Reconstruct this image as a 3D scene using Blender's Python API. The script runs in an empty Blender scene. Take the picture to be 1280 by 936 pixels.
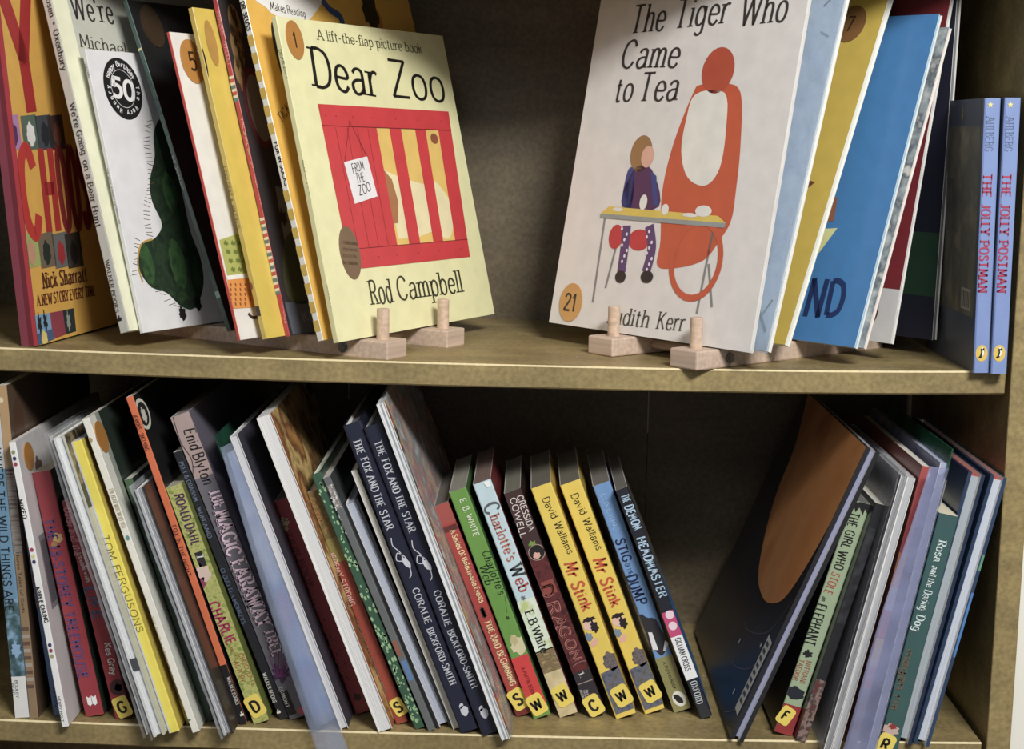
import bpy, math, random
from mathutils import Vector, Matrix
C = bpy.context.scene.collection
V3 = Vector
# ------------------------------------------------------------------ camera
FPX = 2000.0                                   # focal length in pixels of the 1280 px wide frame
CAM = V3((-.135, -1.187, .169)); YAW, PITCH, ROLL = -.0087, .150, .0188
_f = V3((math.sin(YAW)*math.cos(PITCH), math.cos(YAW)*math.cos(PITCH), -math.sin(PITCH)))
_r = V3((math.cos(YAW), -math.sin(YAW), 0)); _u = _r.cross(_f)
_c, _s = math.cos(ROLL), math.sin(ROLL)
CR, CU, CF = _c*_r + _s*_u, -_s*_r + _c*_u, _f
cd = bpy.data.cameras.new('camera'); cam = bpy.data.objects.new('camera', cd); C.objects.link(cam)
cd.sensor_width = 36; cd.lens = FPX*36/1280; cd.clip_start = .05
cam.matrix_world = Matrix(((CR.x, CU.x, -CF.x, CAM.x), (CR.y, CU.y, -CF.y, CAM.y), (CR.z, CU.z, -CF.z, CAM.z), (0, 0, 0, 1)))
bpy.context.scene.camera = cam
# ------------------------------------------------------------------ light
def kelvin(r, g, b): return (r, g, b)
world = bpy.data.worlds.new('world'); bpy.context.scene.world = world
world.use_nodes = True
bg = world.node_tree.nodes['Background']; bg.inputs[0].default_value = (.95, .97, 1, 1); bg.inputs[1].default_value = .12
def area(name, loc, target, sx, sy, power, col):
    l = bpy.data.lights.new(name, 'AREA'); l.shape = 'RECTANGLE'; l.size = sx; l.size_y = sy; l.energy = power; l.color = col
    o = bpy.data.objects.new(name, l); C.objects.link(o); o.location = loc
    o.rotation_euler = (V3(target) - V3(loc)).to_track_quat('-Z', 'Y').to_euler(); return o
area('ceiling_light', (.42, -1.4, 1.12), (-.15, 0, 0), .55, .3, 31, (1, .985, .94))
area('far_ceiling_light', (-.9, -2.6, 1.3), (-.15, 0, 0), 1.2, .6, 5, (.95, .98, 1))
vs = bpy.context.scene.view_settings
vs.view_transform = 'Standard'; vs.look = 'None'; vs.gamma = 1; vs.use_curve_mapping = False; vs.exposure = .38

# ------------------------------------------------------------------ pixel -> point helpers
def ray(px, py): return CF + CR*((px-640)/FPX) - CU*((py-468)/FPX)
def onz(p, z): d = ray(*p); return CAM + d*((z-CAM.z)/d.z)
def ony(p, y): d = ray(*p); return CAM + d*((y-CAM.y)/d.y)
def onpl(p, o, n): d = ray(*p); return CAM + d*((o-CAM).dot(n)/d.dot(n))

# ------------------------------------------------------------------ materials
def lin(c):
    t = [((v/255)/12.92 if v/255 <= .04045 else ((v/255+.055)/1.055)**2.4) for v in c]
    g = .3*t[0]+.55*t[1]+.15*t[2]                  # all colours greyed and blacks lifted, a haze put into the colour
    return tuple(.008+.97*(g+(v-g)*.86) for v in t) + (1,)
MATS = {}
def nodes(m):
    m.use_nodes = True; nt = m.node_tree; return nt, nt.nodes, nt.links, nt.nodes['Principled BSDF']
def mat(col, rough=.42, grain=.06, scale=60, coat=.0, name=None, bump=0):
    key = ('s', tuple(col), rough, grain, scale, coat, bump)
    if key in MATS: return MATS[key]
    m = bpy.data.materials.new(name or 'print'); nt, N, L, P = nodes(m)
    P.inputs['Roughness'].default_value = rough; P.inputs['Coat Weight'].default_value = coat; P.inputs['Coat Roughness'].default_value = .2
    tc = N.new('ShaderNodeTexCoord'); nz = N.new('ShaderNodeTexNoise'); nz.inputs['Scale'].default_value = scale; nz.inputs['Detail'].default_value = 4
    L.new(tc.outputs['Object'], nz.inputs['Vector'])
    mr = N.new('ShaderNodeMapRange'); mr.inputs[1].default_value = .3; mr.inputs[2].default_value = .7
    mr.inputs[3].default_value = 1-grain; mr.inputs[4].default_value = 1+grain
    L.new(nz.outputs[0], mr.inputs[0])
    mx = N.new('ShaderNodeVectorMath'); mx.operation = 'SCALE'; mx.inputs[0].default_value = lin(col)[:3]
    L.new(mr.outputs[0], mx.inputs['Scale']); L.new(mx.outputs[0], P.inputs['Base Color'])
    if bump:
        b = N.new('ShaderNodeBump'); b.inputs['Strength'].default_value = bump; b.inputs['Distance'].default_value = .0004
        L.new(nz.outputs[0], b.inputs['Height']); L.new(b.outputs[0], P.inputs['Normal'])
    MATS[key] = m; return m
def pattern(cols, scale=80, detail=2, stretch=(1, 1, 1), rough=.45, name='patterned_print', vor=False):
    key = ('p', str(cols), scale, detail, stretch, rough, vor)
    if key in MATS: return MATS[key]
    m = bpy.data.materials.new(name); nt, N, L, P = nodes(m); P.inputs['Roughness'].default_value = rough
    tc = N.new('ShaderNodeTexCoord'); mp = N.new('ShaderNodeMapping'); mp.inputs['Scale'].default_value = stretch
    L.new(tc.outputs['Object'], mp.inputs[0])
    if vor:
        nz = N.new('ShaderNodeTexVoronoi'); nz.inputs['Scale'].default_value = scale; sp = N.new('ShaderNodeSeparateColor')
        L.new(nz.outputs['Color'], sp.inputs[0]); out = sp.outputs[0]
    else:
        nz = N.new('ShaderNodeTexNoise'); nz.inputs['Scale'].default_value = scale; nz.inputs['Detail'].default_value = detail; out = nz.outputs[0]
    L.new(mp.outputs[0], nz.inputs['Vector'])
    cr = N.new('ShaderNodeValToRGB'); cr.color_ramp.interpolation = 'CONSTANT' if vor else 'LINEAR'
    lo, hi = (0, 1) if vor else (.33, .67)
    els = cr.color_ramp.elements
    while len(els) < len(cols): els.new(.5)
    for i, c in enumerate(cols):
        els[i].position = lo + (hi-lo)*i/(len(cols) if vor else max(1, len(cols)-1)); els[i].color = lin(c)
    L.new(out, cr.inputs[0]); L.new(cr.outputs[0], P.inputs['Base Color'])
    MATS[key] = m; return m
def page_mat(col):
    key = ('page', tuple(col))
    if key in MATS: return MATS[key]
    m = bpy.data.materials.new('page_edges'); nt, N, L, P = nodes(m); P.inputs['Roughness'].default_value = .85
    tc = N.new('ShaderNodeTexCoord'); mp = N.new('ShaderNodeMapping'); mp.inputs['Scale'].default_value = (2200, 6, 6)
    nz = N.new('ShaderNodeTexNoise'); nz.inputs['Scale'].default_value = 1; nz.inputs['Detail'].default_value = 2
    L.new(tc.outputs['Object'], mp.inputs[0]); L.new(mp.outputs[0], nz.inputs['Vector'])
    cr = N.new('ShaderNodeValToRGB'); cr.color_ramp.elements[0].position = .3; cr.color_ramp.elements[1].position = .6
    cr.color_ramp.elements[0].color = lin([v*.88 for v in col]); cr.color_ramp.elements[1].color = lin(col)
    L.new(nz.outputs[0], cr.inputs[0]); L.new(cr.outputs[0], P.inputs['Base Color'])
    b = N.new('ShaderNodeBump'); b.inputs['Strength'].default_value = .4; b.inputs['Distance'].default_value = .0003
    L.new(nz.outputs[0], b.inputs['Height']); L.new(b.outputs[0], P.inputs['Normal'])
    MATS[key] = m; return m
def film_mat(col, opacity, name='clear_plastic', scale=40):
    key = ('film', tuple(col), opacity, scale)
    if key in MATS: return MATS[key]
    m = bpy.data.materials.new(name); nt, N, L, P = nodes(m)
    P.inputs['Base Color'].default_value = lin(col); P.inputs['Roughness'].default_value = .3; P.inputs['Specular IOR Level'].default_value = .35
    tr = N.new('ShaderNodeBsdfTransparent'); mx = N.new('ShaderNodeMixShader')
    tc = N.new('ShaderNodeTexCoord'); nz = N.new('ShaderNodeTexNoise'); nz.inputs['Scale'].default_value = scale; nz.inputs['Detail'].default_value = 5
    L.new(tc.outputs['Object'], nz.inputs['Vector'])
    mr = N.new('ShaderNodeMapRange'); mr.inputs[1].default_value = .35; mr.inputs[2].default_value = .65
    mr.inputs[3].default_value = opacity*.7; mr.inputs[4].default_value = min(1, opacity*1.3)
    L.new(nz.outputs[0], mr.inputs[0]); L.new(mr.outputs[0], mx.inputs[0])
    L.new(tr.outputs[0], mx.inputs[1]); L.new(P.outputs[0], mx.inputs[2])
    b = N.new('ShaderNodeBump'); b.inputs['Strength'].default_value = .5; b.inputs['Distance'].default_value = .002
    L.new(nz.outputs[0], b.inputs['Height']); L.new(b.outputs[0], P.inputs['Normal'])
    L.new(mx.outputs[0], N['Material Output'].inputs[0]); MATS[key] = m; return m
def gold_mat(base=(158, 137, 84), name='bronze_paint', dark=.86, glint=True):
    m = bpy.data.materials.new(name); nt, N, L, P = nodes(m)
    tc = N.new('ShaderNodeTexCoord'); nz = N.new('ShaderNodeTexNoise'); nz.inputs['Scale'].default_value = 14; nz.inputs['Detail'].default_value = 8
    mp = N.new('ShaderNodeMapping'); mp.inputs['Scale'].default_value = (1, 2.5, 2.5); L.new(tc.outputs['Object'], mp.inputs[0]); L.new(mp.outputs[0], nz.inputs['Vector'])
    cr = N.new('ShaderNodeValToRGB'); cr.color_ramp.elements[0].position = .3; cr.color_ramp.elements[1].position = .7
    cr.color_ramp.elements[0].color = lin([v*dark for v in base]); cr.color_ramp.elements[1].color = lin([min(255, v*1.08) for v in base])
    L.new(nz.outputs[0], cr.inputs[0])
    fine = N.new('ShaderNodeTexNoise'); fine.inputs['Scale'].default_value = 900; fine.inputs['Detail'].default_value = 2; L.new(tc.outputs['Object'], fine.inputs['Vector'])
    vo = N.new('ShaderNodeTexVoronoi'); vo.inputs['Scale'].default_value = 75; L.new(tc.outputs['Object'], vo.inputs['Vector'])
    lt = N.new('ShaderNodeMath'); lt.operation = 'LESS_THAN'; lt.inputs[1].default_value = .05 if glint else -1; L.new(vo.outputs['Distance'], lt.inputs[0])
    sep = N.new('ShaderNodeSeparateColor'); L.new(vo.outputs['Color'], sep.inputs[0])
    g2 = N.new('ShaderNodeMath'); g2.operation = 'GREATER_THAN'; g2.inputs[1].default_value = .82; L.new(sep.outputs[0], g2.inputs[0])
    mu = N.new('ShaderNodeMath'); mu.operation = 'MULTIPLY'; L.new(lt.outputs[0], mu.inputs[0]); L.new(g2.outputs[0], mu.inputs[1])
    mx = N.new('ShaderNodeMix'); mx.data_type = 'RGBA'; mx.inputs[7].default_value = lin((245, 230, 190))
    L.new(mu.outputs[0], mx.inputs[0]); L.new(cr.outputs[0], mx.inputs[6]); L.new(mx.outputs[2], P.inputs['Base Color'])
    fr = N.new('ShaderNodeMapRange'); fr.inputs[1].default_value = .35; fr.inputs[2].default_value = .65; fr.inputs[3].default_value = .82; fr.inputs[4].default_value = 1.12
    f2 = N.new('ShaderNodeTexNoise'); f2.inputs['Scale'].default_value = 260; f2.inputs['Detail'].default_value = 3; L.new(tc.outputs['Object'], f2.inputs['Vector']); L.new(f2.outputs[0], fr.inputs[0])
    sc = N.new('ShaderNodeVectorMath'); sc.operation = 'SCALE'; L.new(mx.outputs[2], sc.inputs[0]); L.new(fr.outputs[0], sc.inputs['Scale']); L.new(sc.outputs[0], P.inputs['Base Color'])
    P.inputs['Metallic'].default_value = .15; P.inputs['Roughness'].default_value = .45
    b = N.new('ShaderNodeBump'); b.inputs['Strength'].default_value = .25; b.inputs['Distance'].default_value = .0004
    L.new(fine.outputs[0], b.inputs['Height']); L.new(b.outputs[0], P.inputs['Normal']); return m
def wood_mat(base=(212, 184, 162)):
    m = bpy.data.materials.new('beech_wood'); nt, N, L, P = nodes(m); P.inputs['Roughness'].default_value = .55
    tc = N.new('ShaderNodeTexCoord'); mp = N.new('ShaderNodeMapping'); mp.inputs['Scale'].default_value = (300, 12, 300)
    nz = N.new('ShaderNodeTexNoise'); nz.inputs['Scale'].default_value = 1; nz.inputs['Detail'].default_value = 5
    L.new(tc.outputs['Object'], mp.inputs[0]); L.new(mp.outputs[0], nz.inputs['Vector'])
    cr = N.new('ShaderNodeValToRGB'); cr.color_ramp.elements[0].position = .3; cr.color_ramp.elements[1].position = .65
    cr.color_ramp.elements[0].color = lin([v*.86 for v in base]); cr.color_ramp.elements[1].color = lin(base)
    L.new(nz.outputs[0], cr.inputs[0]); L.new(cr.outputs[0], P.inputs['Base Color']); return m

# ------------------------------------------------------------------ mesh helpers
class MB:
    def __init__(s): s.v = []; s.f = []; s.m = []; s.mats = []
    def mi(s, m):
        if m not in s.mats: s.mats.append(m)
        return s.mats.index(m)
    def add(s, vs, fs, m):
        k = len(s.v); s.v += [tuple(v) for v in vs]; i = s.mi(m)
        for f in fs: s.f.append(tuple(k+a for a in f)); s.m.append(i)
    def box(s, a, b, m):
        x0, y0, z0 = a; x1, y1, z1 = b
        s.add([(x0,y0,z0),(x1,y0,z0),(x1,y1,z0),(x0,y1,z0),(x0,y0,z1),(x1,y0,z1),(x1,y1,z1),(x0,y1,z1)],
              [(0,3,2,1),(4,5,6,7),(0,1,5,4),(1,2,6,5),(2,3,7,6),(3,0,4,7)], m)
    def prism(s, prof, z0, z1, mf, mcap):          # closed profile in xy (CCW), mf(i) side material
        n = len(prof); k = len(s.v); s.v += [(x, y, z0) for x, y in prof] + [(x, y, z1) for x, y in prof]
        for i in range(n):
            j = (i+1) % n; s.f.append((k+i, k+j, k+n+j, k+n+i)); s.m.append(s.mi(mf(i)))
        s.f.append(tuple(k+n+i for i in range(n))); s.m.append(s.mi(mcap)); s.f.append(tuple(k+n-1-i for i in range(n))); s.m.append(s.mi(mcap))
    def build(s, name, parent=None, smooth=False, bevel=0, seg=2):
        me = bpy.data.meshes.new(name); me.from_pydata(s.v, [], s.f)
        for m in s.mats: me.materials.append(m)
        me.polygons.foreach_set('material_index', s.m)
        if smooth: me.polygons.foreach_set('use_smooth', [True]*len(s.f))
        me.update()
        o = bpy.data.objects.new(name, me); C.objects.link(o)
        if parent: o.parent = parent
        if bevel:
            b = o.modifiers.new('bevel', 'BEVEL'); b.width = bevel; b.segments = seg; b.limit_method = 'ANGLE'; b.angle_limit = .7
        return o
def tag(o, label=None, cat=None, group=None, kind=None):
    if label: o['label'] = label
    if cat: o['category'] = cat
    if group: o['group'] = group
    if kind: o['kind'] = kind
    return o
def empty(name, M=None, loc=None):
    o = bpy.data.objects.new(name, None); C.objects.link(o); o.empty_display_size = .02
    if M is not None: o.matrix_world = M
    if loc is not None: o.location = loc
    return o

# ------------------------------------------------------------------ stroke lettering (own glyphs; cap height 100)
G = {}
def _g(t):
    for line in t.strip().split('\n'):
        ch, w, rest = line.strip().split(' ', 2)
        st = []
        for s in rest.split(';'):
            s = s.strip(); sm = s.startswith('~'); s = s.lstrip('~')
            st.append((sm, [tuple(float(v) for v in p.split(',')) for p in s.split()]))
        G[ch] = (float(w), st)
_g('''
A 72 0,0 36,100 72,0; 13,36 59,36
B 60 8,0 8,100; ~8,100 30,100 46,92 48,76 38,58 24,53; 8,53 26,53; ~24,53 44,50 60,36 60,16 42,0 8,0
C 66 ~62,78 50,96 34,100 13,86 4,50 13,14 34,0 50,4 63,22
D 66 8,0 8,100; ~8,100 32,100 56,86 65,50 56,14 32,0 8,0
E 55 8,0 8,100; 8,100 52,100; 8,52 44,52; 8,0 54,0
F 52 8,0 8,100; 8,100 52,100; 8,52 42,52
G 70 ~62,80 50,97 34,100 13,86 4,50 13,14 34,0 52,3 64,18; 64,18 64,44; 44,44 64,44
H 68 8,0 8,100; 60,0 60,100; 8,52 60,52
I 16 8,0 8,100
J 42 ~34,100 34,24 28,6 14,0 2,8
K 64 8,0 8,100; 58,100 8,42; 24,60 62,0
L 50 8,0 8,100; 8,0 50,0
M 84 8,0 12,100 42,20 72,100 76,0
N 70 8,0 8,100 62,0 62,100
O 72 ~36,100 12,88 4,50 12,12 36,0 60,12 68,50 60,88 36,100
P 58 8,0 8,100; ~8,100 38,100 55,88 55,62 38,48 8,48
Q 72 ~36,100 12,88 4,50 12,12 36,0 60,12 68,50 60,88 36,100; 42,22 68,-10
R 62 8,0 8,100; ~8,100 38,100 54,88 54,64 38,52 8,52; 32,52 62,0
S 56 ~50,84 40,98 26,100 8,90 8,68 26,54 44,44 52,26 44,6 26,0 10,4 3,18
T 62 31,0 31,100; 2,100 60,100
U 68 ~8,100 8,28 18,5 34,0 50,5 60,28 60,100
V 68 2,100 34,0 66,100
W 96 2,100 24,0 48,90 72,0 94,100
X 64 4,100 60,0; 60,100 4,0
Y 64 2,100 32,48 62,100; 32,48 32,0
Z 60 4,100 56,100 4,0 58,0
a 52 ~8,54 16,64 30,67 42,60 44,44; 44,46 44,0; ~44,38 20,36 5,26 5,10 16,-1 32,2 44,16
b 54 8,100 8,0; ~8,44 18,62 32,67 46,56 50,33 46,10 32,-1 18,4 8,20
c 48 ~44,54 34,66 24,67 9,56 4,33 9,10 24,-1 36,2 46,14
d 54 46,100 46,0; ~46,44 36,62 22,67 8,56 4,33 8,10 22,-1 36,4 46,20
e 50 ~5,36 46,36 42,58 26,67 10,58 4,33 10,8 26,-1 38,2 47,14
f 34 ~34,92 26,100 16,94 14,76 14,0; 2,66 30,66
g 54 ~46,44 36,62 22,67 8,56 4,33 8,12 22,2 36,8 46,22; ~46,66 46,-10 40,-26 24,-32 8,-24
h 54 8,100 8,0; ~8,44 18,62 32,67 43,60 46,44; 46,46 46,0
i 16 8,66 8,0; 8,84 8,92
j 20 ~12,66 12,-14 6,-28 -4,-28; 12,84 12,92
k 52 8,100 8,0; 44,66 8,28; 20,40 48,0
l 16 8,100 8,0
m 80 8,66 8,0; ~8,46 16,62 27,67 37,60 40,46; 40,48 40,0; ~40,46 48,62 59,67 69,60 72,46; 72,48 72,0
n 54 8,66 8,0; ~8,44 18,62 32,67 43,60 46,44; 46,46 46,0
o 54 ~27,67 10,58 4,33 10,8 27,-1 44,8 50,33 44,58 27,67
p 54 8,66 8,-32; ~8,44 18,62 32,67 46,56 50,33 46,10 32,-1 18,4 8,20
q 54 46,66 46,-32; ~46,44 36,62 22,67 8,56 4,33 8,10 22,-1 36,4 46,20
r 38 8,66 8,0; ~8,42 16,60 28,67 38,62
s 44 ~38,56 30,66 20,67 7,60 8,44 22,36 36,28 40,12 30,0 18,-1 4,10
t 34 ~14,88 14,14 20,0 32,3; 2,66 30,66
u 54 ~8,66 8,20 14,3 24,-1 38,6 46,24; 46,66 46,0
v 50 2,66 25,0 48,66
w 74 2,66 20,0 37,58 54,0 72,66
x 48 3,66 45,0; 45,66 3,0
y 50 4,66 26,4; ~47,66 26,4 16,-24 4,-30
z 46 4,66 42,66 4,0 44,0
0 58 ~29,100 10,86 4,50 10,14 29,0 48,14 54,50 48,86 29,100
1 36 6,80 20,100 20,0
2 56 ~6,78 14,95 30,100 48,90 48,68 30,40 4,0; 4,0 54,0
3 54 ~6,88 24,100 44,92 46,72 24,54 46,46 52,26 40,4 22,0 4,12
4 58 42,0 42,100 4,30 56,30
5 54 46,100 12,100 8,56; ~8,56 26,64 46,52 50,28 40,6 22,0 4,10
6 56 ~46,94 28,98 10,70 4,34 12,8 28,0 46,8 52,30 42,54 26,60 8,44
7 52 4,100 50,100 20,0
8 56 ~28,100 10,88 12,66 28,54 48,42 52,20 28,0 4,20 8,42 28,54 44,66 46,88 28,100
9 56 ~48,56 30,40 10,50 4,72 14,92 28,100 46,92 52,66 44,24 26,0 10,4
. 16 8,0 8,7
, 16 8,6 4,-12
- 34 4,36 30,36
' 14 7,100 6,78
& 70 ~66,50 50,10 26,0 6,12 8,34 34,58 42,80 30,98 16,86 20,64 66,0
! 16 8,100 8,32; 8,0 8,8
: 16 8,60 8,52; 8,10 8,2
''')
G['*'] = (30, [(False, [(8, 42), (22, 42)]), (False, [(15, 50), (15, 34)])])
def catmull(p, n=5):
    if len(p) < 3: return p
    closed = p[0] == p[-1]
    q = ([p[-2]] + p + [p[1]]) if closed else ([p[0]] + p + [p[-1]])
    out = []
    for i in range(1, len(q)-2):
        a, b, c, d = q[i-1], q[i], q[i+1], q[i+2]
        for k in range(n):
            t = k/n
            out.append(tuple(.5*((2*b[j]) + (-a[j]+c[j])*t + (2*a[j]-5*b[j]+4*c[j]-d[j])*t*t + (-a[j]+3*b[j]-3*c[j]+d[j])*t**3) for j in (0, 1)))
    out.append(p[-1]); return out
def ribbon(pts, wf):                               # pts 2D -> list of left/right pairs
    n = len(pts); L = []
    for i in range(n):
        a = pts[max(0, i-1)]; b = pts[min(n-1, i+1)]
        dx, dy = b[0]-a[0], b[1]-a[1]; l = math.hypot(dx, dy) or 1; dx /= l; dy /= l
        if 0 < i < n-1:
            e1 = (pts[i][0]-a[0], pts[i][1]-a[1]); l1 = math.hypot(*e1) or 1
            cs = abs((e1[0]*dx+e1[1]*dy)/l1); k = min(1.8, 1/max(cs, .3))
        else: k = 1
        w = wf(dx, dy)*.5*k; L.append(((pts[i][0]-dy*w, pts[i][1]+dx*w), (pts[i][0]+dy*w, pts[i][1]-dx*w)))
    return L
def letters(s, style, rnd, ax=1.0):
    """2D quads (list of 4-point polygons) for the string, cap height 1; returns polys, width"""
    thick, thin, serif, slant, jit = {'sans': (.15, .14, 0, 0, 0), 'bold': (.24, .2, 0, 0, 0), 'light': (.1, .09, 0, 0, 0), 'serif': (.17, .09, .11, 0, 0),
        'slab': (.13, .075, .13, 0, 0), 'bserif': (.21, .13, .12, 0, 0), 'italic': (.125, .07, .07, .12, 0), 'hand': (.12, .1, 0, .05, .06), 'bhand': (.19, .17, 0, .04, .06)}[style]
    kx = min(1, .35+.65*ax); thick *= kx; thin *= min(1, .6+.4*ax); serif *= min(1, .3+.7*ax)
    polys = []; x = 0
    for ch in s:
        if ch == ' ': x += .34*ax; continue
        w, st = G.get(ch, G['.'])
        jr = rnd.uniform(-jit, jit)*1.5; jy = rnd.uniform(-jit, jit)*.7; js = 1+rnd.uniform(-jit, jit)
        ca, sa = math.cos(jr), math.sin(jr); pend = []
        for sm, p in st:
            q = catmull(p) if sm else p
            if sm: q = [q]
            else:
                q = [[q[i], q[i+1]] for i in range(len(q)-1)]
            for seg in q:
                seg = [(a/100*ax, b/100) for a, b in seg]
                if not sm:                      # overlap straight segments a little at joints
                    dx, dy = seg[1][0]-seg[0][0], seg[1][1]-seg[0][1]; l = math.hypot(dx, dy) or 1
                    e = .3*thin if len(q) > 1 else 0
                    seg = [(seg[0][0]-dx/l*e, seg[0][1]-dy/l*e), (seg[1][0]+dx/l*e, seg[1][1]+dy/l*e)]
                rb = ribbon(seg, lambda dx, dy: thin+(thick-thin)*abs(dy)**1.5)
                for i in range(len(rb)-1): pend.append([rb[i][1], rb[i+1][1], rb[i+1][0], rb[i][0]])
            if serif:
                for e0, e1 in ((p[0], p[1]), (p[-1], p[-2])):
                    if p[0] == p[-1] or (sm and abs(e0[0]-e1[0]) > 3): continue
                    if abs(e0[1]-e1[1]) > 1.6*abs(e0[0]-e1[0]) and (min(abs(e0[1]-v) for v in (0, 66, 100, -32)) < 1.5) and abs(e0[1]-e1[1]) > 20 and ch not in "',.!:":
                        X, Y = e0[0]/100*ax, e0[1]/100; h = thin*.6; lft = serif+thick/2
                        rgt = lft if Y in (0, 1, -.32) and not (ch in 'bdhklnmru' and Y > .5) else thick/2
                        y0, y1 = (Y-.001, Y+h) if Y < .1 else (Y-h, Y+.001)
                        pend.append([(X-lft, y0), (X+rgt, y0), (X+rgt, y1), (X-lft, y1)])
        for q in pend:
            r = []
            for a, b in q:
                a, b = a*js, b*js; a, b = a*ca-b*sa, a*sa+b*ca+jy; r.append((x+a+slant*b, b))
            polys.append(r)
        x += w/100*js*ax + ((.1 if ch.isupper() else .075)+.04)*ax**.5+thick*.15
    return polys, max(.01, x-.1)
class Face:
    """a printable face of an object: origin top left, U across, V down (metres), N outward, all in the object's frame"""
    def __init__(s, own, O, U, Vd, N, M):
        s.own, s.O, s.U, s.V, s.N = own, V3(O), V3(U), V3(Vd), V3(N).normalized(); s.M = M; s.k = 0
        s.eu = s.U.normalized(); s.ev = s.V.normalized()
    def pt(s, a, b, k=None): return s.O + s.eu*a + s.ev*b + s.N*(.00012*((s.k if k is None else k)+1))
    def at(s, p):                                    # picture point -> (a, b) metres on this face
        o = s.M @ s.O; n = (s.M.to_3x3() @ s.N).normalized(); q = s.M.inverted() @ onpl(p, o, n) - s.O
        return q.dot(s.eu), q.dot(s.ev)
    def clip(s, pts):
        W, H = s.U.length, s.V.length
        for ax_, lim, sg in ((0, 0, 1), (0, W, -1), (1, 0, 1), (1, H, -1)):
            out = []; n = len(pts)
            for i in range(n):
                p, q = pts[i], pts[(i+1) % n]; dp, dq = (p[ax_]-lim)*sg, (q[ax_]-lim)*sg
                if dp >= 0: out.append(p)
                if (dp < 0) != (dq < 0): t = dp/(dp-dq); out.append((p[0]+(q[0]-p[0])*t, p[1]+(q[1]-p[1])*t))
            pts = out
            if len(pts) < 3: return None
        return pts
    def poly(s, pts, col, name='printed_shape', parent=None, k=None, m=None):
        pts = s.clip(pts)
        if not pts: return None
        mb = MB(); mb.add([s.pt(a, b, k) for a, b in pts], [tuple(range(len(pts)))[::-1]], m or mat(col)); return mb.build(name, parent or s.own)
    def polys(s, pl, col, name, parent=None, k=None, m=None):
        mb = MB(); mm = m or mat(col)
        for pts in pl:
            pts = s.clip(pts)
            if pts: mb.add([s.pt(a, b, k) for a, b in pts], [tuple(range(len(pts)))[::-1]], mm)
        return mb.build(name, parent or s.own)
    def text(s, string, p0, p1, h, col, style='sans', name='lettering', parent=None, k=2, metres=False, seed=1, both=None):
        """string from p0 to p1 (picture points of the line through half the cap height, start and end)"""
        a0, b0 = p0 if metres else s.at(p0); a1, b1 = p1 if metres else s.at(p1)
        L = math.hypot(a1-a0, b1-b0); rx, ry = (a1-a0)/L, (b1-b0)/L; ux, uy = ry, -rx
        ax = 1.0
        for _ in range(3):
            w = letters(string, style, random.Random(seed), ax)[1]; ax = min(2.2, max(.25, ax*(L/h)/w))
        pl, w = letters(string, style, random.Random(seed), ax); sx = L/w
        out = []
        for q in pl: out.append([(a0+rx*x*sx+ux*(y-.5)*h, b0+ry*x*sx+uy*(y-.5)*h) for x, y in q])
        return s.polys(out, col, name, parent, k)
    def rect(s, a0, a1, b0, b1, col, name='printed_band', parent=None, k=0, m=None):  # fractions
        W, H = s.U.length, s.V.length
        return s.poly([(a0*W, b0*H), (a1*W, b0*H), (a1*W, b1*H), (a0*W, b1*H)], col, name, parent, k, m)
    def blob(s, p, rx, ry, col, name='printed_shape', rag=0, n=24, rot=0, k=1, parent=None, seed=1, m=None, metres=False):
        a, b = p if metres else s.at(p); R = random.Random(seed); pts = []
        for i in range(n):
            t = 2*math.pi*i/n; f = 1+rag*R.uniform(-1, 1); x, y = rx*f*math.cos(t), ry*f*math.sin(t)
            pts.append((a+x*math.cos(rot)-y*math.sin(rot), b+x*math.sin(rot)+y*math.cos(rot)))
        return s.poly(pts, col, name, parent, k, m)
    def ppoly(s, pp, col, name='printed_shape', k=1, parent=None, smooth=False, m=None):
        q = [s.at(p) for p in pp]
        if smooth: q = catmull(q+[q[0]], 5)[:-1]
        return s.poly(q, col, name, parent, k, m)
    def line(s, pp, w, col, name='printed_line', k=2, parent=None, smooth=True):
        q = [s.at(p) for p in pp]
        if smooth: q = catmull(q, 6)
        rb = ribbon(q, lambda a, b: w); return s.polys([[rb[i][0], rb[i+1][0], rb[i+1][1], rb[i][1]] for i in range(len(rb)-1)], col, name, parent, k)
    def ring(s, p, r, w, col, name='printed_ring', ry=None, k=2, parent=None):
        a, b = s.at(p); ry = ry or r; n = 32
        P = [[(a+(r+d)*math.cos(2*math.pi*i/n), b+(ry+d)*math.sin(2*math.pi*i/n)) for d in (w/2, -w/2)] for i in range(n+1)]
        return s.polys([[P[i][0], P[i+1][0], P[i+1][1], P[i][1]] for i in range(n)], col, name, parent, k)
    def sticker(s, p, w, h, ch, name='letter_sticker', col=(240, 214, 74), tc=(25, 22, 20), rot=0, hs=.5, style='bold'):
        """rounded sticker of real thickness with its letter as a sub-part"""
        a, b = s.at(p); r = .22*min(w, h); pts = []
        for cx, cy, t0 in ((w/2-r, -h/2+r, -90), (w/2-r, h/2-r, 0), (-w/2+r, h/2-r, 90), (-w/2+r, -h/2+r, 180)):
            for i in range(5):
                t = math.radians(t0+22.5*i); pts.append((cx+r*math.cos(t), cy+r*math.sin(t)))
        c_, s_ = math.cos(rot), math.sin(rot); pts = [(a+x*c_-y*s_, b+x*s_+y*c_) for x, y in pts]
        mb = MB(); n = len(pts); top = [s.pt(x, y, 5) for x, y in pts]; bot = [s.pt(x, y, 0) for x, y in pts]
        mm = mat(col, .3, .03); mb.add(top+bot, [tuple(range(n))[::-1]] + [(i, (i+1) % n, n+(i+1) % n, n+i) for i in range(n)], mm)
        o = mb.build(name, s.own); tag(o, 'yellow sticker with the letter ' + ch)
        hh = h*hs; wd = letters(ch, style, random.Random(1))[1]*hh
        rx, ry = c_, s_
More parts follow.
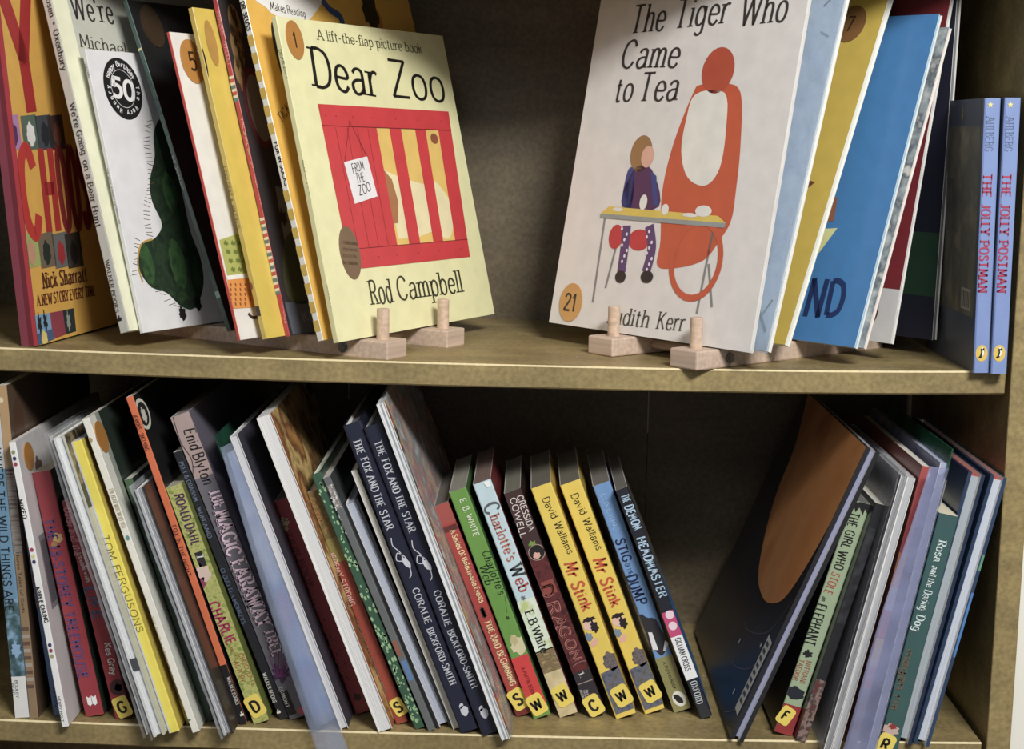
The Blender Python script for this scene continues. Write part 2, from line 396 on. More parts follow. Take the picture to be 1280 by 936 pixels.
        s.text(ch, (a-rx*wd/2, b-ry*wd/2), (a+rx*wd/2, b+ry*wd/2), hh, tc, style, 'letter', o, 6, True); return o
    def dot(s, p, r, num, col=(190, 128, 42), ry=None, th=None):
        a, b = s.at(p); ry = ry or r; n = 32; mm = mat(col, .25, .05, coat=.4); mb = MB()
        P = [(a+r*math.cos(2*math.pi*i/n), b+ry*math.sin(2*math.pi*i/n)) for i in range(n)]
        top = [s.pt(x, y, 5) for x, y in P]; bot = [s.pt(x, y, 0) for x, y in P]
        mb.add(top+bot, [tuple(range(n))[::-1]] + [(i, (i+1) % n, n+(i+1) % n, n+i) for i in range(n)], mm)
        o = mb.build('round_sticker', s.own); tag(o, 'gold round sticker' + (' numbered ' + num if num else ''))
        if num:
            h = th or r*.85; wd = letters(num, 'sans', random.Random(1))[1]*h
            s.text(num, (a-wd/2, b), (a+wd/2, b), h, (60, 38, 14), 'sans', 'number', o, 6, True)
        return o
# ------------------------------------------------------------------ bookcase
BD = .297                                        # depth of the bookcase
SH = -.2925                                      # top of the lower shelf
def top_z(x): return -.0033 + .0058*((x+.02)/.52)**2 if x < -.02 else -.0033 + .0030*((x+.02)/.24)**2
def low_z(x): return SH-.0014 + .0040*((x+.12)/.42)**2
GOLD = gold_mat(); GOLDB = gold_mat((112, 98, 74), 'bronze_paint_back', .9, False); EDGE = mat((226, 208, 160), .3, .1, 300, name='worn_edge_highlight')
XL, XR, XRO = -.64, .2275, .2460
bc = tag(empty('bookcase', loc=(-.2, 0, -.9)), 'bronze painted wooden bookcase holding two rows of books', 'bookcase')
def part_at(mb, name, root, **k):
    o = mb.build(name, None, **k); o.parent = root; o.matrix_parent_inverse = Matrix.Translation(-root.location); return o
def shelf(zf, th, name='shelf'):
    mb = MB(); n = 40; X0, X1 = XL, .2236; rows = []
    for i in range(n+1):
        x = X0+(X1-X0)*i/n; z = zf(x)
        rows.append([(x, .0012, z), (x, BD, z), (x, BD, z-th), (x, .0012, z-th), (x, 0, z-th+.0012), (x, 0, z-.0012)])
    vs_ = [p for r in rows for p in r]; fs = []
    for i in range(n):
        for j in range(6): fs.append((i*6+j, i*6+(j+1) % 6, i*6+6+(j+1) % 6, i*6+6+j))
    fs += [tuple(range(6))[::-1], tuple(n*6+j for j in range(6))]
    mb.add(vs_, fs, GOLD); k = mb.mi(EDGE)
    for i in range(n): mb.m[i*6+5] = k          # worn front arris, its highlight painted in as a lighter colour
    return part_at(mb, name, bc)
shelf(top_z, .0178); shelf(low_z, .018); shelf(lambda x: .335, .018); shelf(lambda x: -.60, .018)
def slab(name, a, b, m, **k):
    mb = MB(); mb.box(a, b, m); return part_at(mb, name, bc, **k)
mb = MB()                                        # right side panel leans a hair like the real one
def side_panel(x0, x1):
    mb = MB(); mb.box((x0, -.001, -.9), (x1, BD+.006, .5), GOLD); return part_at(mb, 'side_panel', bc, bevel=.0012)
side_panel(XR, XRO); side_panel(XL-.018, XL)
pb = [(XL, -.247), (-.2455, .0085), (.0098, XR)]
sx = [XL, ony((436, 488), BD).x, ony((811, 500), BD).x, XR]
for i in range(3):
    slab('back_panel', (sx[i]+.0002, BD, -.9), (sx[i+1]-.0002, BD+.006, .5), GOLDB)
SEAM = mat((205, 195, 175), .5)
for p, q in (((436, 478), (437, 499)), ((811, 488), (812, 541))):   # pale strips on the back board seams under the shelf
    a, b = ony(p, BD), ony(q, BD)
    m_ = MB(); m_.box((a.x-.00055, BD-.0008, b.z), (a.x+.00055, BD+.0004, a.z+.03), SEAM); part_at(m_, 'board_seam', bc)
# setting
mb = MB(); mb.box((-3, BD+.012, -.9), (3, BD+.08, 2), mat((232, 230, 220), .7, .02, 5, name='white_wall')); tag(mb.build('wall_back'), kind='structure')
mb = MB(); mb.box((XRO+.0006, .010, -.9), (XRO+.0150, BD+.010, 1.2), mat((240, 238, 228), .5, .02, 5, name='white_gloss_paint')); tag(mb.build('trim_1', bevel=.001), kind='structure')
mb = MB(); mb.box((-3, -3, -.95), (3, BD+.012, -.9), mat((120, 110, 100), .7, .1, 9, name='floor_carpet')); tag(mb.build('floor'), kind='structure')

# ------------------------------------------------------------------ books
PAGE = (222, 218, 205)
BOOKS = []
SHIFTS = {'low': [-5, -38, 39, -3, 6, 0, -22, -47, -45, 48, -3, 38, 31, -18, 8, 4, 6, 0, -42, 42, -15, -5, -6, 9, 5, 12, 0, -7, -39, 45, 0, 0, 0, 0, 0, 0, 0], 'lowr': [-30, -32, -51, 0, 0, 15, 43, -29, -28, 0], 'upl': [0, 0, 28, -28, 0, 0, 0, 0], 'upr': [0, 0, 0, -20, 20, -29, 29], 'jol': [0, 0]}
def corners(M, T, D, H): return [M @ V3((x, y, z)) for x in (0, T) for y in (0, D) for z in (0, H)]
def sat(A, B):
    """smallest overlap of two boxes (M, T, D, H); negative = apart"""
    MA, MBx = A[0].to_3x3(), B[0].to_3x3(); a = [MA.col[i].normalized() for i in range(3)]; b = [MBx.col[i].normalized() for i in range(3)]
    ax = a+b+[p.cross(q) for p in a for q in b]; CA, CB = corners(*A), corners(*B); best = 9
    for n in ax:
        if n.length < 1e-3: continue
        n = n.normalized(); pa = [c.dot(n) for c in CA]; pb_ = [c.dot(n) for c in CB]
        best = min(best, min(max(pa), max(pb_)) - max(min(pa), min(pb_)))
        if best < 0: return best
    return best
class Book: pass
def book(label, top, bot, other, D, cols, style='paper', face='spine', psi=90, side=0, rest=None, H=None, T=None, pages=PAGE, group=None,
         name='book', chain=None, board=None, cat='book', slack=.97, push=1, inset=None, pat=None, lim=3, yoff=0):
    """top/bot: picture points of the top and bottom corner of one front edge (side 0 = local left, 1 = local right);
    other: picture point of the other bottom corner; the lower corner rests at height rest(x)"""
    rest = rest or low_z; ps = math.radians(psi); a = V3((math.cos(ps), math.sin(ps), 0)); X = V3((math.sin(ps), -math.cos(ps), 0))
    zb = rest(onz(bot, SH).x if rest is low_z else -.2); lift = 0
    for _ in range(4):
        P = onz(bot, zb+lift); zb = rest(P.x)
        if psi == 90 and P.y < -.01 and chain in ('low', 'lowr'):
            dy = (P.y+.01)*-.5; P = P + V3(((P.x-CAM.x)/(P.y-CAM.y)*dy, dy, 0))
        Q = onpl(top, P, a); d = Q-P; th = math.atan2(d.dot(X), d.z); u = X*math.sin(th)+V3((0, 0, 1))*math.cos(th)
        Xl = X*math.cos(th)-V3((0, 0, 1))*math.sin(th)
        Tt = T if T else abs((onpl(other, P, a)-P).dot(Xl))*slack
        low = 0 if th < 0 else 1                     # which bottom edge carries the book
        lift = 0 if low == side else Tt*abs(math.sin(th))
    Hh = H or d.length; D = min(D, (BD-.003-P.y)/max(.05, a.y)-.001) if a.y > 0 and psi == 90 else D
    O = P - (Xl*Tt if side else V3((0, 0, 0)))
    O = O + a*yoff
    M = Matrix(((Xl.x, a.x, u.x, O.x), (Xl.y, a.y, u.y, O.y), (Xl.z, a.z, u.z, O.z), (0, 0, 0, 1)))
    b = Book(); b.M0 = M.copy(); b.T, b.D, b.H = Tt, D, Hh
    idx = sum(1 for q in BOOKS if q.chain == chain); sh = SHIFTS.get(chain, [])[idx:idx+1]; sh = sh[0]/1e4 if sh else 0
    M = Matrix.Translation(X*sh) @ M; b.X = X; b.M = M; b.sh = sh; b.chain = chain; BOOKS.append(b)
    b.root = tag(empty(name, M), label, cat, group)
    print('BOOK %-52s T%.1f H%.0f D%.0f y%.0f lean%.1f shift %.1fmm' % (label[:52], Tt*1e3, Hh*1e3, D*1e3, O.y*1e3, math.degrees(th), sh*1e3))
    W = Tt; c = .0005 if style == 'paper' else .0022; c = board or min(c, W*.22); ri = 0.0002 if style == 'paper' else .003
    if inset is not None: ri = inset
    sp, fr, bk = [mat(v, .38, .05, 70, coat=.25) if isinstance(v, tuple) and not hasattr(v, 'name') else v for v in cols]
    left, right = (bk, fr) if face == 'spine' else (fr, bk)
    r = min(W*.12, .0011 if style == 'paper' else .002)
    def arc(cx, cy, r_, t0, t1, n=3): return [(cx+r_*math.cos(math.radians(t0+(t1-t0)*i/n)), cy+r_*math.sin(math.radians(t0+(t1-t0)*i/n))) for i in range(n+1)]
    prof = [(0, D)] + arc(r, r, r, 180, 270) + arc(W-r, r, r, 270, 360) + [(W, D), (W-c, D)]
    ri2 = max(.0002, r-c)
    prof += arc(W-c-ri2, c+ri2, ri2, 0, -90) + arc(c+ri2, c+ri2, ri2, -90, -180) + [(c, D)]
    n0 = 1
    def side_of(i):
        x0, y0 = prof[i]; x1, y1 = prof[(i+1) % len(prof)]; mx_, my_ = (x0+x1)/2, (y0+y1)/2
        if i == 9 or i == len(prof)-1: return (left if mx_ < W/2 else right) if style == 'hard' else mat((236, 234, 228), .6)
        if i > 9: return mat((236, 234, 228), .6)
        if mx_ < W*.03+1e-5 and my_ > r: return left
        if mx_ > W*.97-1e-5 and my_ > r: return right
        return sp
    if face == 'fore':
        prof = [(x, D-y) for x, y in prof][::-1]; nn = len(prof)
        old = side_of
        def side_of(i, nn=nn):
            x0, y0 = prof[i]; x1, y1 = prof[(i+1) % nn]; mx_, my_ = (x0+x1)/2, (y0+y1)/2
            if mx_ < 1e-5: return left
            if mx_ > W-1e-5: return right
            if style == 'hard' and my_ < 1e-6: return left if mx_ < W/2 else right
            if my_ > D-r-1e-6 and (mx_ < r*.9 or mx_ > W-r*.9 or my_ > D-1e-5): return sp
            return mat((236, 234, 228), .6)
    mb = MB(); mb.prism(prof, 0, Hh, side_of, mat((205, 200, 190), .6) if style == 'paper' else right)
    b.cover = mb.build('cover', b.root)
    pm = page_mat(pages); pgb = MB()
    fd = ri if style == 'hard' else 0.0003
    y0, y1 = (c+.0003, D-fd-.0008) if face == 'spine' else (fd+.0008, D-c-.0003)
    pgb.box((c+.0001, y0, ri), (W-c-.0001, y1, Hh-ri), pm); b.pages = pgb.build('page_block', b.root)
    b.pages.parent = b.root
    M0 = b.M0
    b.f = Face(b.root, (0, 0, Hh), (W, 0, 0), (0, 0, -Hh), (0, -1, 0), M0)
    b.c = Face(b.root, (W, 0, Hh), (0, D, 0), (0, 0, -Hh), (1, 0, 0), M0)
    b.l = Face(b.root, (0, D, Hh), (0, -D, 0), (0, 0, -Hh), (-1, 0, 0), M0)
    if style == 'hard' and face == 'fore' and False: pass
    return b
def film(b, col=(215, 218, 228), op=.3, out=.0012, ext=0, side='l', name='plastic_sleeve', top=.004, bot=.002, scale=40):
    """clear plastic cover wrapped round a book; ext = how far the open edge stands out in front"""
    W, D, H = b.T, b.D, b.H; m = film_mat(col, op, scale=scale); mb = MB(); n = 14
    xs = [(-out, D*.9), (-out, D*.5), (-out, .004), (-out*1.4-ext*.25, -ext)] if side == 'l' else [(W+out, D*.9), (W+out, D*.5), (W+out, .004), (W+out*1.4+ext*.25, -ext)]
    R = random.Random(7); rows = []
    for i in range(n+1):
        z = -bot+(H+top+bot)*i/n
        rows.append([(x+(R.uniform(-1, 1)*.0007 if k == 3 else 0), y, z) for k, (x, y) in enumerate(xs)])
    mb.add([p for r_ in rows for p in r_], [(i*4+j, i*4+j+1, i*4+5+j, i*4+4+j) for i in range(n) for j in range(3)], m)
    o = mb.build(name, b.root, smooth=True); s = o.modifiers.new('thick', 'SOLIDIFY'); s.thickness = .0003; s.offset = 0
    return tag(o, 'clear plastic protective sleeve')
def puffin(face, p, r, ry=None):
    """oval publisher emblem: yellow oval, black bird with a white front"""
    ry = ry or r*1.2; face.blob(p, r, ry, (226, 190, 60), 'publisher_emblem', k=1)
    a, b = face.at(p)
    face.poly([(a+x*r, b+y*ry) for x, y in ((-.62,.55),(-.3,.3),(-.12,-.1),(-.2,-.55),(.1,-.72),(.4,-.6),(.5,-.2),(.3,.3),(0,.5),(-.3,.62))], (22, 22, 26), 'emblem_bird', k=2)
    face.poly([(a+x*r, b+y*ry) for x, y in ((.1,-.35),(.42,-.3),(.4,.1),(.15,.4),(-.02,.3),(.12,0))], (240, 238, 230), 'emblem_bird_front', k=3)
    face.poly([(a+x*r, b+y*ry) for x, y in ((-.2,-.62),(.1,-.74),(.3,-.66),(.1,-.5))], (240, 238, 230), 'emblem_bird_face', k=3)
def little_bear(face, p, s, col=(20, 20, 20)):
    a, b = face.at(p); face.poly([(a+x*s, b+y*s) for x, y in ((-.5,.5),(-.5,0),(-.1,-.1),(-.15,-.5),(.1,-.65),(.2,-.45),(.15,-.05),(.5,-.2),(.55,.1),(.45,.5))], col, 'publisher_emblem', k=2)
def flags(face, p, s, col=(238, 235, 235)):
    a, b = face.at(p)
    for dx in (-.5, .5): face.poly([(a+(dx+x)*s*.5, b+y*s) for x, y in ((-.45,-.5),(0,-.3),(.45,-.5),(.45,.35),(0,.55),(-.45,.35))], col, 'publisher_emblem', k=2)
# ------------------------------------------------------------------ lower shelf, left to right
W_ = (240, 240, 240)
def L(label, top, bot, other, D, cols, **k):
    k.setdefault('chain', 'low'); return book(label, top, bot, other, D, cols, **k)
GL = 'books leaning left on the lower shelf'
b = L('blue upright hardback with a white spine foot at the left end of the lower shelf', (-17, 521), (20, 897), (39.5, 897), .24, ((104, 148, 180), (60, 80, 100), (60, 80, 100)), style='hard', T=.011)
b.f.rect(0, 1, 0, .17, (205, 210, 214)); b.f.rect(0, 1, .60, .86, None, m=pattern([(40, 70, 84), (70, 104, 110), (130, 170, 205)], 130), name='painted_landscape'); b.f.rect(0, 1, .86, 1, (226, 226, 224))
b.f.text('WHERE THE WILD THINGS ARE', (-3, 560), (13, 764), .0062, (24, 40, 52), 'sans'); b.f.text('BODLEY', (21, 850), (23, 872), .002, (60, 60, 60), 'serif'); b.f.text('HEAD', (17, 854), (18, 868), .002, (60, 60, 60), 'serif')
b.f.blob((21, 812), .0035, .006, (140, 176, 214), rag=.25, k=1)
b = L('tall thin tan and brown paperback right of the blue upright hardback', (3, 482), (43, 898), (54, 896), .22, ((150, 122, 90), (96, 74, 54), (90, 70, 54)))
b.f.rect(0, 1, 0, .24, (186, 150, 104)); b.f.rect(0, 1, .24, .5, None, m=pattern([(96, 80, 76), (150, 140, 132), (90, 66, 60)], 300, 1, (.1, 1, 1)))
for i in range(9): b.f.rect(.1, .9, .72+.022*i, .731+.022*i, (168, 158, 148) if i % 2 else (104, 78, 66))
b.f.text('Norse Tales of Gods', (28, 690), (36, 766), .0022, (60, 44, 30), 'serif'); b.c.blob((30, 530), .012, .02, (90, 60, 40), rag=.1); b.f.blob((8, 500), .0016, .0022, (226, 206, 170))
b = L('thin blue paperback squeezed between the tan and the white dotted book', (22, 650), (61, 894), (69, 893), .16, ((92, 120, 168), (76, 96, 140), (76, 96, 140)))
b.f.rect(0, 1, 0, .45, None, m=pattern([(70, 60, 84), (128, 104, 130), (90, 130, 180)], 200))
b.f.text('PUFFIN', (61, 850), (64, 884), .002, (40, 50, 80), 'sans')
b = L('thin white picture book with small coloured dots on its spine and a grey town cover', (11, 553), (78, 909), (86, 907), .235, (W_, (206, 202, 204), (200, 200, 204)), T=.0052, pages=(230, 230, 228))
b.f.text('MIXED', (26, 624), (32, 648), .003, (40, 36, 44), 'bold'); b.f.text('ARREE CHUNG', (47, 733), (59, 778), .003, (40, 36, 44), 'bold')
for y_, c_ in ((565, (150, 150, 90)), (573, (60, 60, 110)), (580, (160, 60, 90)), (687, (170, 50, 90)), (695, (220, 210, 130)), (702, (60, 60, 110)), (806, (60, 60, 110)), (813, (160, 60, 90)), (820, (170, 160, 110))):
    b.f.blob((11.5+(y_-553)*.189+3.5, y_), .0014, .0016, c_, 'printed_dot')
b.f.text('HENRY HOLT', (74, 870), (79, 902), .0018, (80, 80, 90), 'sans')
b.c.rect(.05, .98, .34, .60, (128, 124, 130), 'town_picture')
for i in range(12): b.c.rect(.06+.075*i, .11+.075*i, .36+.02*(i % 3), .58, ((90, 88, 96), (170, 166, 170), (60, 60, 66))[i % 3], 'town_picture', k=1)
b.c.dot((36, 570), .011, ''); b.c.blob((50, 590), .009, .012, (110, 80, 70), rag=.15)
b.c.poly([(0.0, .30), (.012, .302), (.012, .304), (.0, .303)], (90, 80, 90)) if False else None
b = L('thick red paperback with purple title lettering and a white flag emblem at its foot', (38.5, 591), (106, 896), (129, 890), .13, ((158, 46, 58), (40, 58, 46), (140, 40, 50)), pages=(200, 190, 170))
b.f.text('THE 13-STOREY TREEHOUSE', (60, 648), (104, 848), .0072, (96, 66, 118), 'bold'); flags(b.f, (114, 875), .008); b.f.blob((71, 672), .004, .004, (190, 160, 90), rag=.2); b.f.blob((67, 680), .0025, .0025, (170, 120, 70), rag=.2)
b = L('red paperback with blue capitals and a yellow G sticker', (77, 627), (144, 899), (166, 893), .13, ((152, 40, 52), (120, 34, 44), (120, 34, 44)), pages=(200, 190, 170), T=.0125)
b.f.text('Daisy and the', (84, 634), (98, 694), .0052, (214, 130, 140), 'bhand'); b.f.text('trouble with', (99, 690), (111, 727), .0032, (226, 214, 206), 'bhand'); b.f.text('LIFE', (111, 733), (124, 774), .008, (70, 92, 128), 'bhand')
b.f.ring((129.5, 789), .003, .0005, (190, 60, 60)); b.f.text('Kes Gray', (134, 803), (143, 843), .0048, (228, 218, 210), 'bhand'); b.f.blob((147.5, 859), .0066, .0066, (70, 26, 34)); b.f.blob((148, 859), .003, .003, (214, 190, 190), rag=.2)
b.f.sticker((153, 883), .0122, .0172, 'G', hs=.5, rot=-.2)
b = L('grey plastic covered picture book, fore edge out, just right of the G sticker book', (65, 546), (187, 924), (193, 923), .25, ((190, 192, 196), (196, 198, 202), (150, 152, 156)), face='fore', T=.0042, pages=(200, 202, 206), style='hard', inset=.001)
film(b, (190, 194, 200), .2, ext=.002)
b = L('white hardback in clear film, fore edge out, just left of the bright yellow spine', (74, 548), (200, 931), (211, 928), .26, ((225, 228, 232), (214, 216, 220), (196, 196, 180)), face='fore', style='hard', T=.0088, pages=(226, 231, 236), inset=.001)
b.c.rect(0, 1, 0, .16, None, m=pattern([(120, 96, 66), (60, 52, 46), (150, 130, 84), (40, 36, 34)], 50)); b.c.rect(0, 1, .16, .24, (40, 42, 40)); b.f.rect(.15, .8, .735, .775, (70, 76, 80))
film(b, (220, 224, 230), .15, ext=.001)
b = L('bright yellow spined picture book with dark handwritten title and a grey film edge', (96, 553), (219, 920), (229, 914), .24, ((240, 222, 62), (226, 200, 60), (226, 200, 60)), T=.0082, pages=(214, 219, 226))
b.f.rect(0, .16, .0, 1, (200, 206, 214)); b.f.text('TOM FERGUSONS', (138, 668), (184, 790), .0052, (120, 104, 36), 'hand')
b = L('narrow tan paperback with dark red title between the bright yellow and the white spines', (122, 600), (226, 905), (235, 903), .17, ((196, 158, 84), (160, 120, 60), (160, 120, 60)), T=.0052)
b.f.rect(0, 1, 0, .16, (196, 92, 50)); b.f.rect(0, 1, .16, .36, (212, 172, 84)); b.f.text('Mini Monsters', (165, 715), (193, 786), .0042, (150, 40, 34), 'bold'); b.f.rect(0, 1, .9, .985, (222, 192, 60), 'letter_sticker', k=2)
b.f.text('A', (226.5, 880), (228.5, 886), .003, (30, 26, 20), 'bold', 'letter')
b = L('white spined picture book with a gold round sticker high on its dark green cover', (102.6, 524), (241, 918), (250, 914), .25, ((236, 234, 222), (38, 50, 42), (60, 64, 60)), T=.0058)
b.c.rect(0, .06, 0, 1, (226, 226, 214)); b.c.rect(.06, .1, 0, 1, (150, 156, 144)); b.c.dot((127, 546), .0125, '', ry=.0125)
b.f.text('THE BEAR WHO WENT OUT', (139, 610), (156, 660), .003, (190, 176, 140), 'serif'); b.f.text('THE BEAR & OTHER TALES', (190, 770), (216, 850), .003, (206, 190, 150), 'serif')
b.f.blob((113, 550), .002, .002, (180, 150, 110), 'printed_dot'); b.f.blob((236, 900), .002, .001, (90, 120, 70)); b.f.blob((160, 672), .0015, .002, (90, 150, 150), 'printed_dot')
b = L('dark green paperback with faint green lettering beside the white spined book', (149, 600), (252, 902), (261, 900), .17, ((40, 62, 46), (26, 34, 30), (26, 34, 30)), T=.0066)
b.f.text('THE GREEN GIANT TALES', (165, 650), (206, 770), .0044, (66, 98, 70), 'sans'); b.f.rect(0, 1, 0, .1, (66, 96, 62)); 
b = L('thin black paperback with small grey publisher name at its foot', (163, 612), (263, 905), (272, 903), .16, ((24, 26, 30), (20, 22, 26), (20, 22, 26)), T=.0055)
b.f.text('EGMONT', (254.5, 866), (262, 890), .0026, (128, 120, 110), 'serif')
b = L('grey edged hardback in a clear sleeve, fore edge out, just left of the orange spine', (171, 612), (283, 924), (296, 921), .25, ((60, 50, 46), (180, 184, 190), (52, 40, 36)), face='fore', style='hard', T=.0078, pages=(186, 190, 200), inset=.001)
b.l.rect(0, 1, 0, 1, (180, 184, 190)); b.f.poly([(b.T*.48, 0), (b.T*.56, 0), (b.T*.56, b.H), (b.T*.48, b.H)], (110, 112, 120), 'page_gap'); film(b, (206, 210, 220), .28, ext=.002)
b.c.text('for my sister and the long night', (186, 640), (250, 808), .0028, (150, 140, 130), 'hand')
b = L('tall orange spined picture book with a black foot and white oval on its cover', (155.8, 497), (299, 906), (308, 903), .22, ((222, 108, 58), (22, 20, 22), (22, 20, 22)), T=.0056)
b.f.rect(0, 1, .815, 1, (22, 20, 22)); b.f.text('JENKINS * SMITHING', (167, 518), (183, 563), .0032, (92, 44, 26), 'sans'); b.f.text('FOX IN THE NIGHT', (216, 656), (236, 720), .003, (100, 48, 30), 'sans')
b.f.text('WALKER BOOKS', (284, 846), (296, 880), .0028, (210, 208, 200), 'serif'); little_bear(b.f, (301, 892), .0032, (226, 224, 214))
b.c.blob((177.5, 517), .017, .0125, (222, 222, 206), 'white_oval', rot=.1); b.c.blob((177.5, 517), .0135, .0095, (40, 36, 36), k=2); b.c.blob((178, 519), .006, .006, (214, 210, 196), k=3, rag=.2)
b = L('lime green paperback with purple author name, pink title and a yellow D sticker', (207, 610), (317, 905), (337, 897), .13, ((164, 170, 72), (110, 120, 50), (60, 44, 70)), T=.0122, pages=(190, 184, 160))
b.f.rect(0, 1, 0, 1, None, m=pattern([(120, 146, 48), (190, 188, 104), (150, 160, 66)], 220)); b.f.text('ROALD DAHL', (222, 617), (245, 680), .0068, (82, 40, 84), 'bhand', k=3)
b.f.rect(.25, .75, .275, .335, (40, 36, 40), k=3); b.f.text('1', (249.5, 692), (251, 699), .006, (220, 220, 214), 'serif', k=4)
b.f.blob((254, 716), .0052, .007, (222, 196, 182), rag=.22, k=3); b.f.blob((250, 728), .004, .005, (150, 60, 90), rag=.3, k=3)
b.f.text('CHARLIE', (265, 752), (290, 804), .0078, (170, 30, 86), 'bhand', k=3); b.f.text('CHOCOLATE', (300, 816), (318, 856), .0038, (176, 96, 50), 'hand', k=3); b.f.text('FACTORY', (293, 822), (304, 852), .0038, (176, 96, 50), 'hand', k=3); b.f.text('AND THE', (288, 808), (294, 820), .002, (176, 96, 50), 'hand', k=3)
b.f.sticker((318.5, 882), .0128, .018, 'D', hs=.5, rot=-.2)
b = L('tall thin black paperback with dim blue lettering and a white publisher name at its foot', (215, 566), (349, 900), (358, 895), .2, ((26, 28, 36), (24, 24, 30), (24, 24, 30)), T=.0072)
b.f.text('PEET & GRAHAM', (225, 577), (245, 626), .0034, (110, 122, 148), 'serif'); b.f.text('* WIJNGAARD', (246, 630), (262, 672), .0034, (110, 122, 148), 'serif'); b.f.text('* CLOUD TEA MONKEYS *', (275, 706), (306, 784), .0034, (90, 106, 140), 'serif')
b.f.text('WALKER BOOKS', (329, 841), (343, 878), .003, (214, 212, 206), 'serif'); little_bear(b.f, (347, 889), .0032, (226, 224, 214))
b = L('broad pinkish grey paperback with the author name in black handwriting and purple title', (213, 522), (363, 900), (386, 893), .2, ((136, 122, 132), (110, 104, 120), (100, 96, 110)), T=.0150, pages=(150, 140, 140))
b.f.rect(0, 1, 0, .2, (176, 152, 148), k=0); b.f.rect(0, 1, .2, 1, (112, 108, 118), k=0)
b.f.text('Enid Blyton', (236, 535), (262, 604), .0088, (24, 20, 24), 'hand', k=3)
for s_, p0, p1, h_ in (('THE', (267, 612), (275, 634), .0095), ('MAGIC', (275, 638), (293, 694), .0108), ('FARAWAY', (296, 700), (331, 782), .0118), ('TREE', (335, 786), (347, 819), .0085)):
    b.f.text(s_, p0, p1, h_*1.08, (70, 48, 76), 'bold', k=2, name='lettering_shadow'); b.f.text(s_, (p0[0]+1, p0[1]), (p1[0]+1, p1[1]), h_, (236, 206, 222), 'bserif', k=3)
for i in range(9): b.f.line([(346+i*1.2, 846), (340+i*4, 830-(i % 3)*7), (336+i*5.4, 820-(i % 2)*9)], .0007, (132, 50, 120), 'printed_leaf', 3)
b.f.blob((350, 842), .006, .007, (70, 44, 84), 'printed_plant', rag=.4); b.f.rect(.0, .45, .905, .985, (20, 20, 24), k=3); b.f.text('EGMONT', (351, 858), (360, 884), .0026, (214, 214, 210), 'serif', k=4); b.f.blob((376, 888), .003, .0032, (196, 80, 96), 'printed_heart', rag=.15)
b.f.line([(216, 520), (226, 552), (240, 575), (241, 600)], .0006, (60, 50, 60))
b = L('lilac picture book inside a cloudy clear plastic pocket that hangs out over the shelf edge', (294, 546), (433, 913), (439, 912), .24, ((168, 172, 214), (176, 166, 206), (66, 64, 78)), face='fore', T=.0062, pages=(214, 214, 222), inset=.001)
b.l.rect(0, 1, 0, 1, None, m=pattern([(176, 160, 208), (150, 178, 220), (206, 210, 228)], 22, 3), name='cover_picture')
pocket_book = b
b = L('dark red paperback with a small owl in round spectacles at the top of its spine', (336, 627), (438, 893), (459, 884), .13, ((140, 26, 36), (90, 20, 26), (90, 18, 24)), T=.0130, pages=(120, 100, 90))
b.f.text('Oscar Owls Yellow', (386, 745), (428, 850), .0062, (140, 56, 56), 'serif'); b.f.blob((349, 652), .004, .0038, (168, 138, 96), 'printed_owl', rag=.2); b.f.ring((346.5, 650), .0014, .0004, (20, 14, 14)); b.f.ring((351.5, 648.5), .0014, .0004, (20, 14, 14)); b.f.blob((351, 660), .0018, .0022, (160, 130, 96), 'printed_owl', rag=.2)
b.f.text('OUR BOOK', (355, 668), (384, 735), .005, (78, 14, 18), 'serif'); b.f.blob((440, 871), .003, .003, (50, 14, 16), rag=.25)
b = L('thick white page block of a paperback turned fore edge out with an orange back edge', (323, 523), (476, 916), (492, 911), .2, ((212, 140, 60), (230, 232, 236), (190, 98, 44)), face='fore', T=.0112, pages=(232, 232, 232))
b.c.rect(.02, 1, 0, 1, None, m=pattern([(196, 140, 60), (120, 70, 36), (226, 190, 110), (60, 40, 30)], 26, 3), name='cover_picture')
b = L('red and olive paperback with white capitals and a yellow S sticker', (385, 616), (496, 906), (512, 902), .13, ((158, 62, 44), (120, 50, 36), (120, 50, 36)), T=.0100)
b.f.rect(0, 1, 0, .2, None, m=pattern([(140, 110, 56), (110, 96, 44), (160, 120, 60)], 200)); b.f.text('CARTOON', (390, 622), (401, 655), .005, (176, 120, 60), 'bhand', k=2); b.f.rect(0, 1, .2, .3, (140, 126, 60)); b.f.line([(400, 664), (405, 672), (402, 680), (408, 678)], .0006, (60, 70, 30))
b.f.text('JEREMY STRONG', (414, 690), (442, 757), .0048, (222, 172, 160), 'sans'); b.f.text('cartoon kid strikes back', (446, 775), (484, 866), .0028, (120, 120, 90), 'sans')
b.f.sticker((499, 883), .0098, .0150, 'S', hs=.55, rot=-.22)
b = L('green leaf patterned hardback with its pale page tops showing', (390, 594), (520, 912), (531, 911), .2, ((52, 92, 70), (44, 70, 56), (44, 70, 56)), T=.0078, style='hard', pages=(206, 216, 196), inset=.001)
R = random.Random(5); W, H = b.T, b.H
b.f.polys([[(x+r*math.cos(t)*.7, y+r*math.sin(t)*1.3) for t in (0, 1.05, 2.1, 3.14, 4.2, 5.2)] for x, y, r in [(R.uniform(.1, .9)*W, R.uniform(.03, .97)*H, R.uniform(.0008, .0019)) for _ in range(90)]], (150, 192, 140), 'printed_leaves', k=1)
b = L('thin grey picture book spine with white hand lettering', (402, 598), (534, 914), (543, 912), .2, ((104, 108, 110), (70, 76, 76), (70, 76, 76)), T=.0058, pages=(216, 210, 200))
b.f.text('the tin forest', (412, 620), (440, 700), .0040, (226, 226, 226), 'bhand'); b.f.rect(.15, .85, .03, .12, None, m=pattern([(206, 190, 190), (120, 110, 110), (230, 228, 224)], 300)); b.f.rect(.2, .9, .72, .8, (90, 130, 180)); b.f.rect(.1, .7, .64, .7, (150, 90, 70))
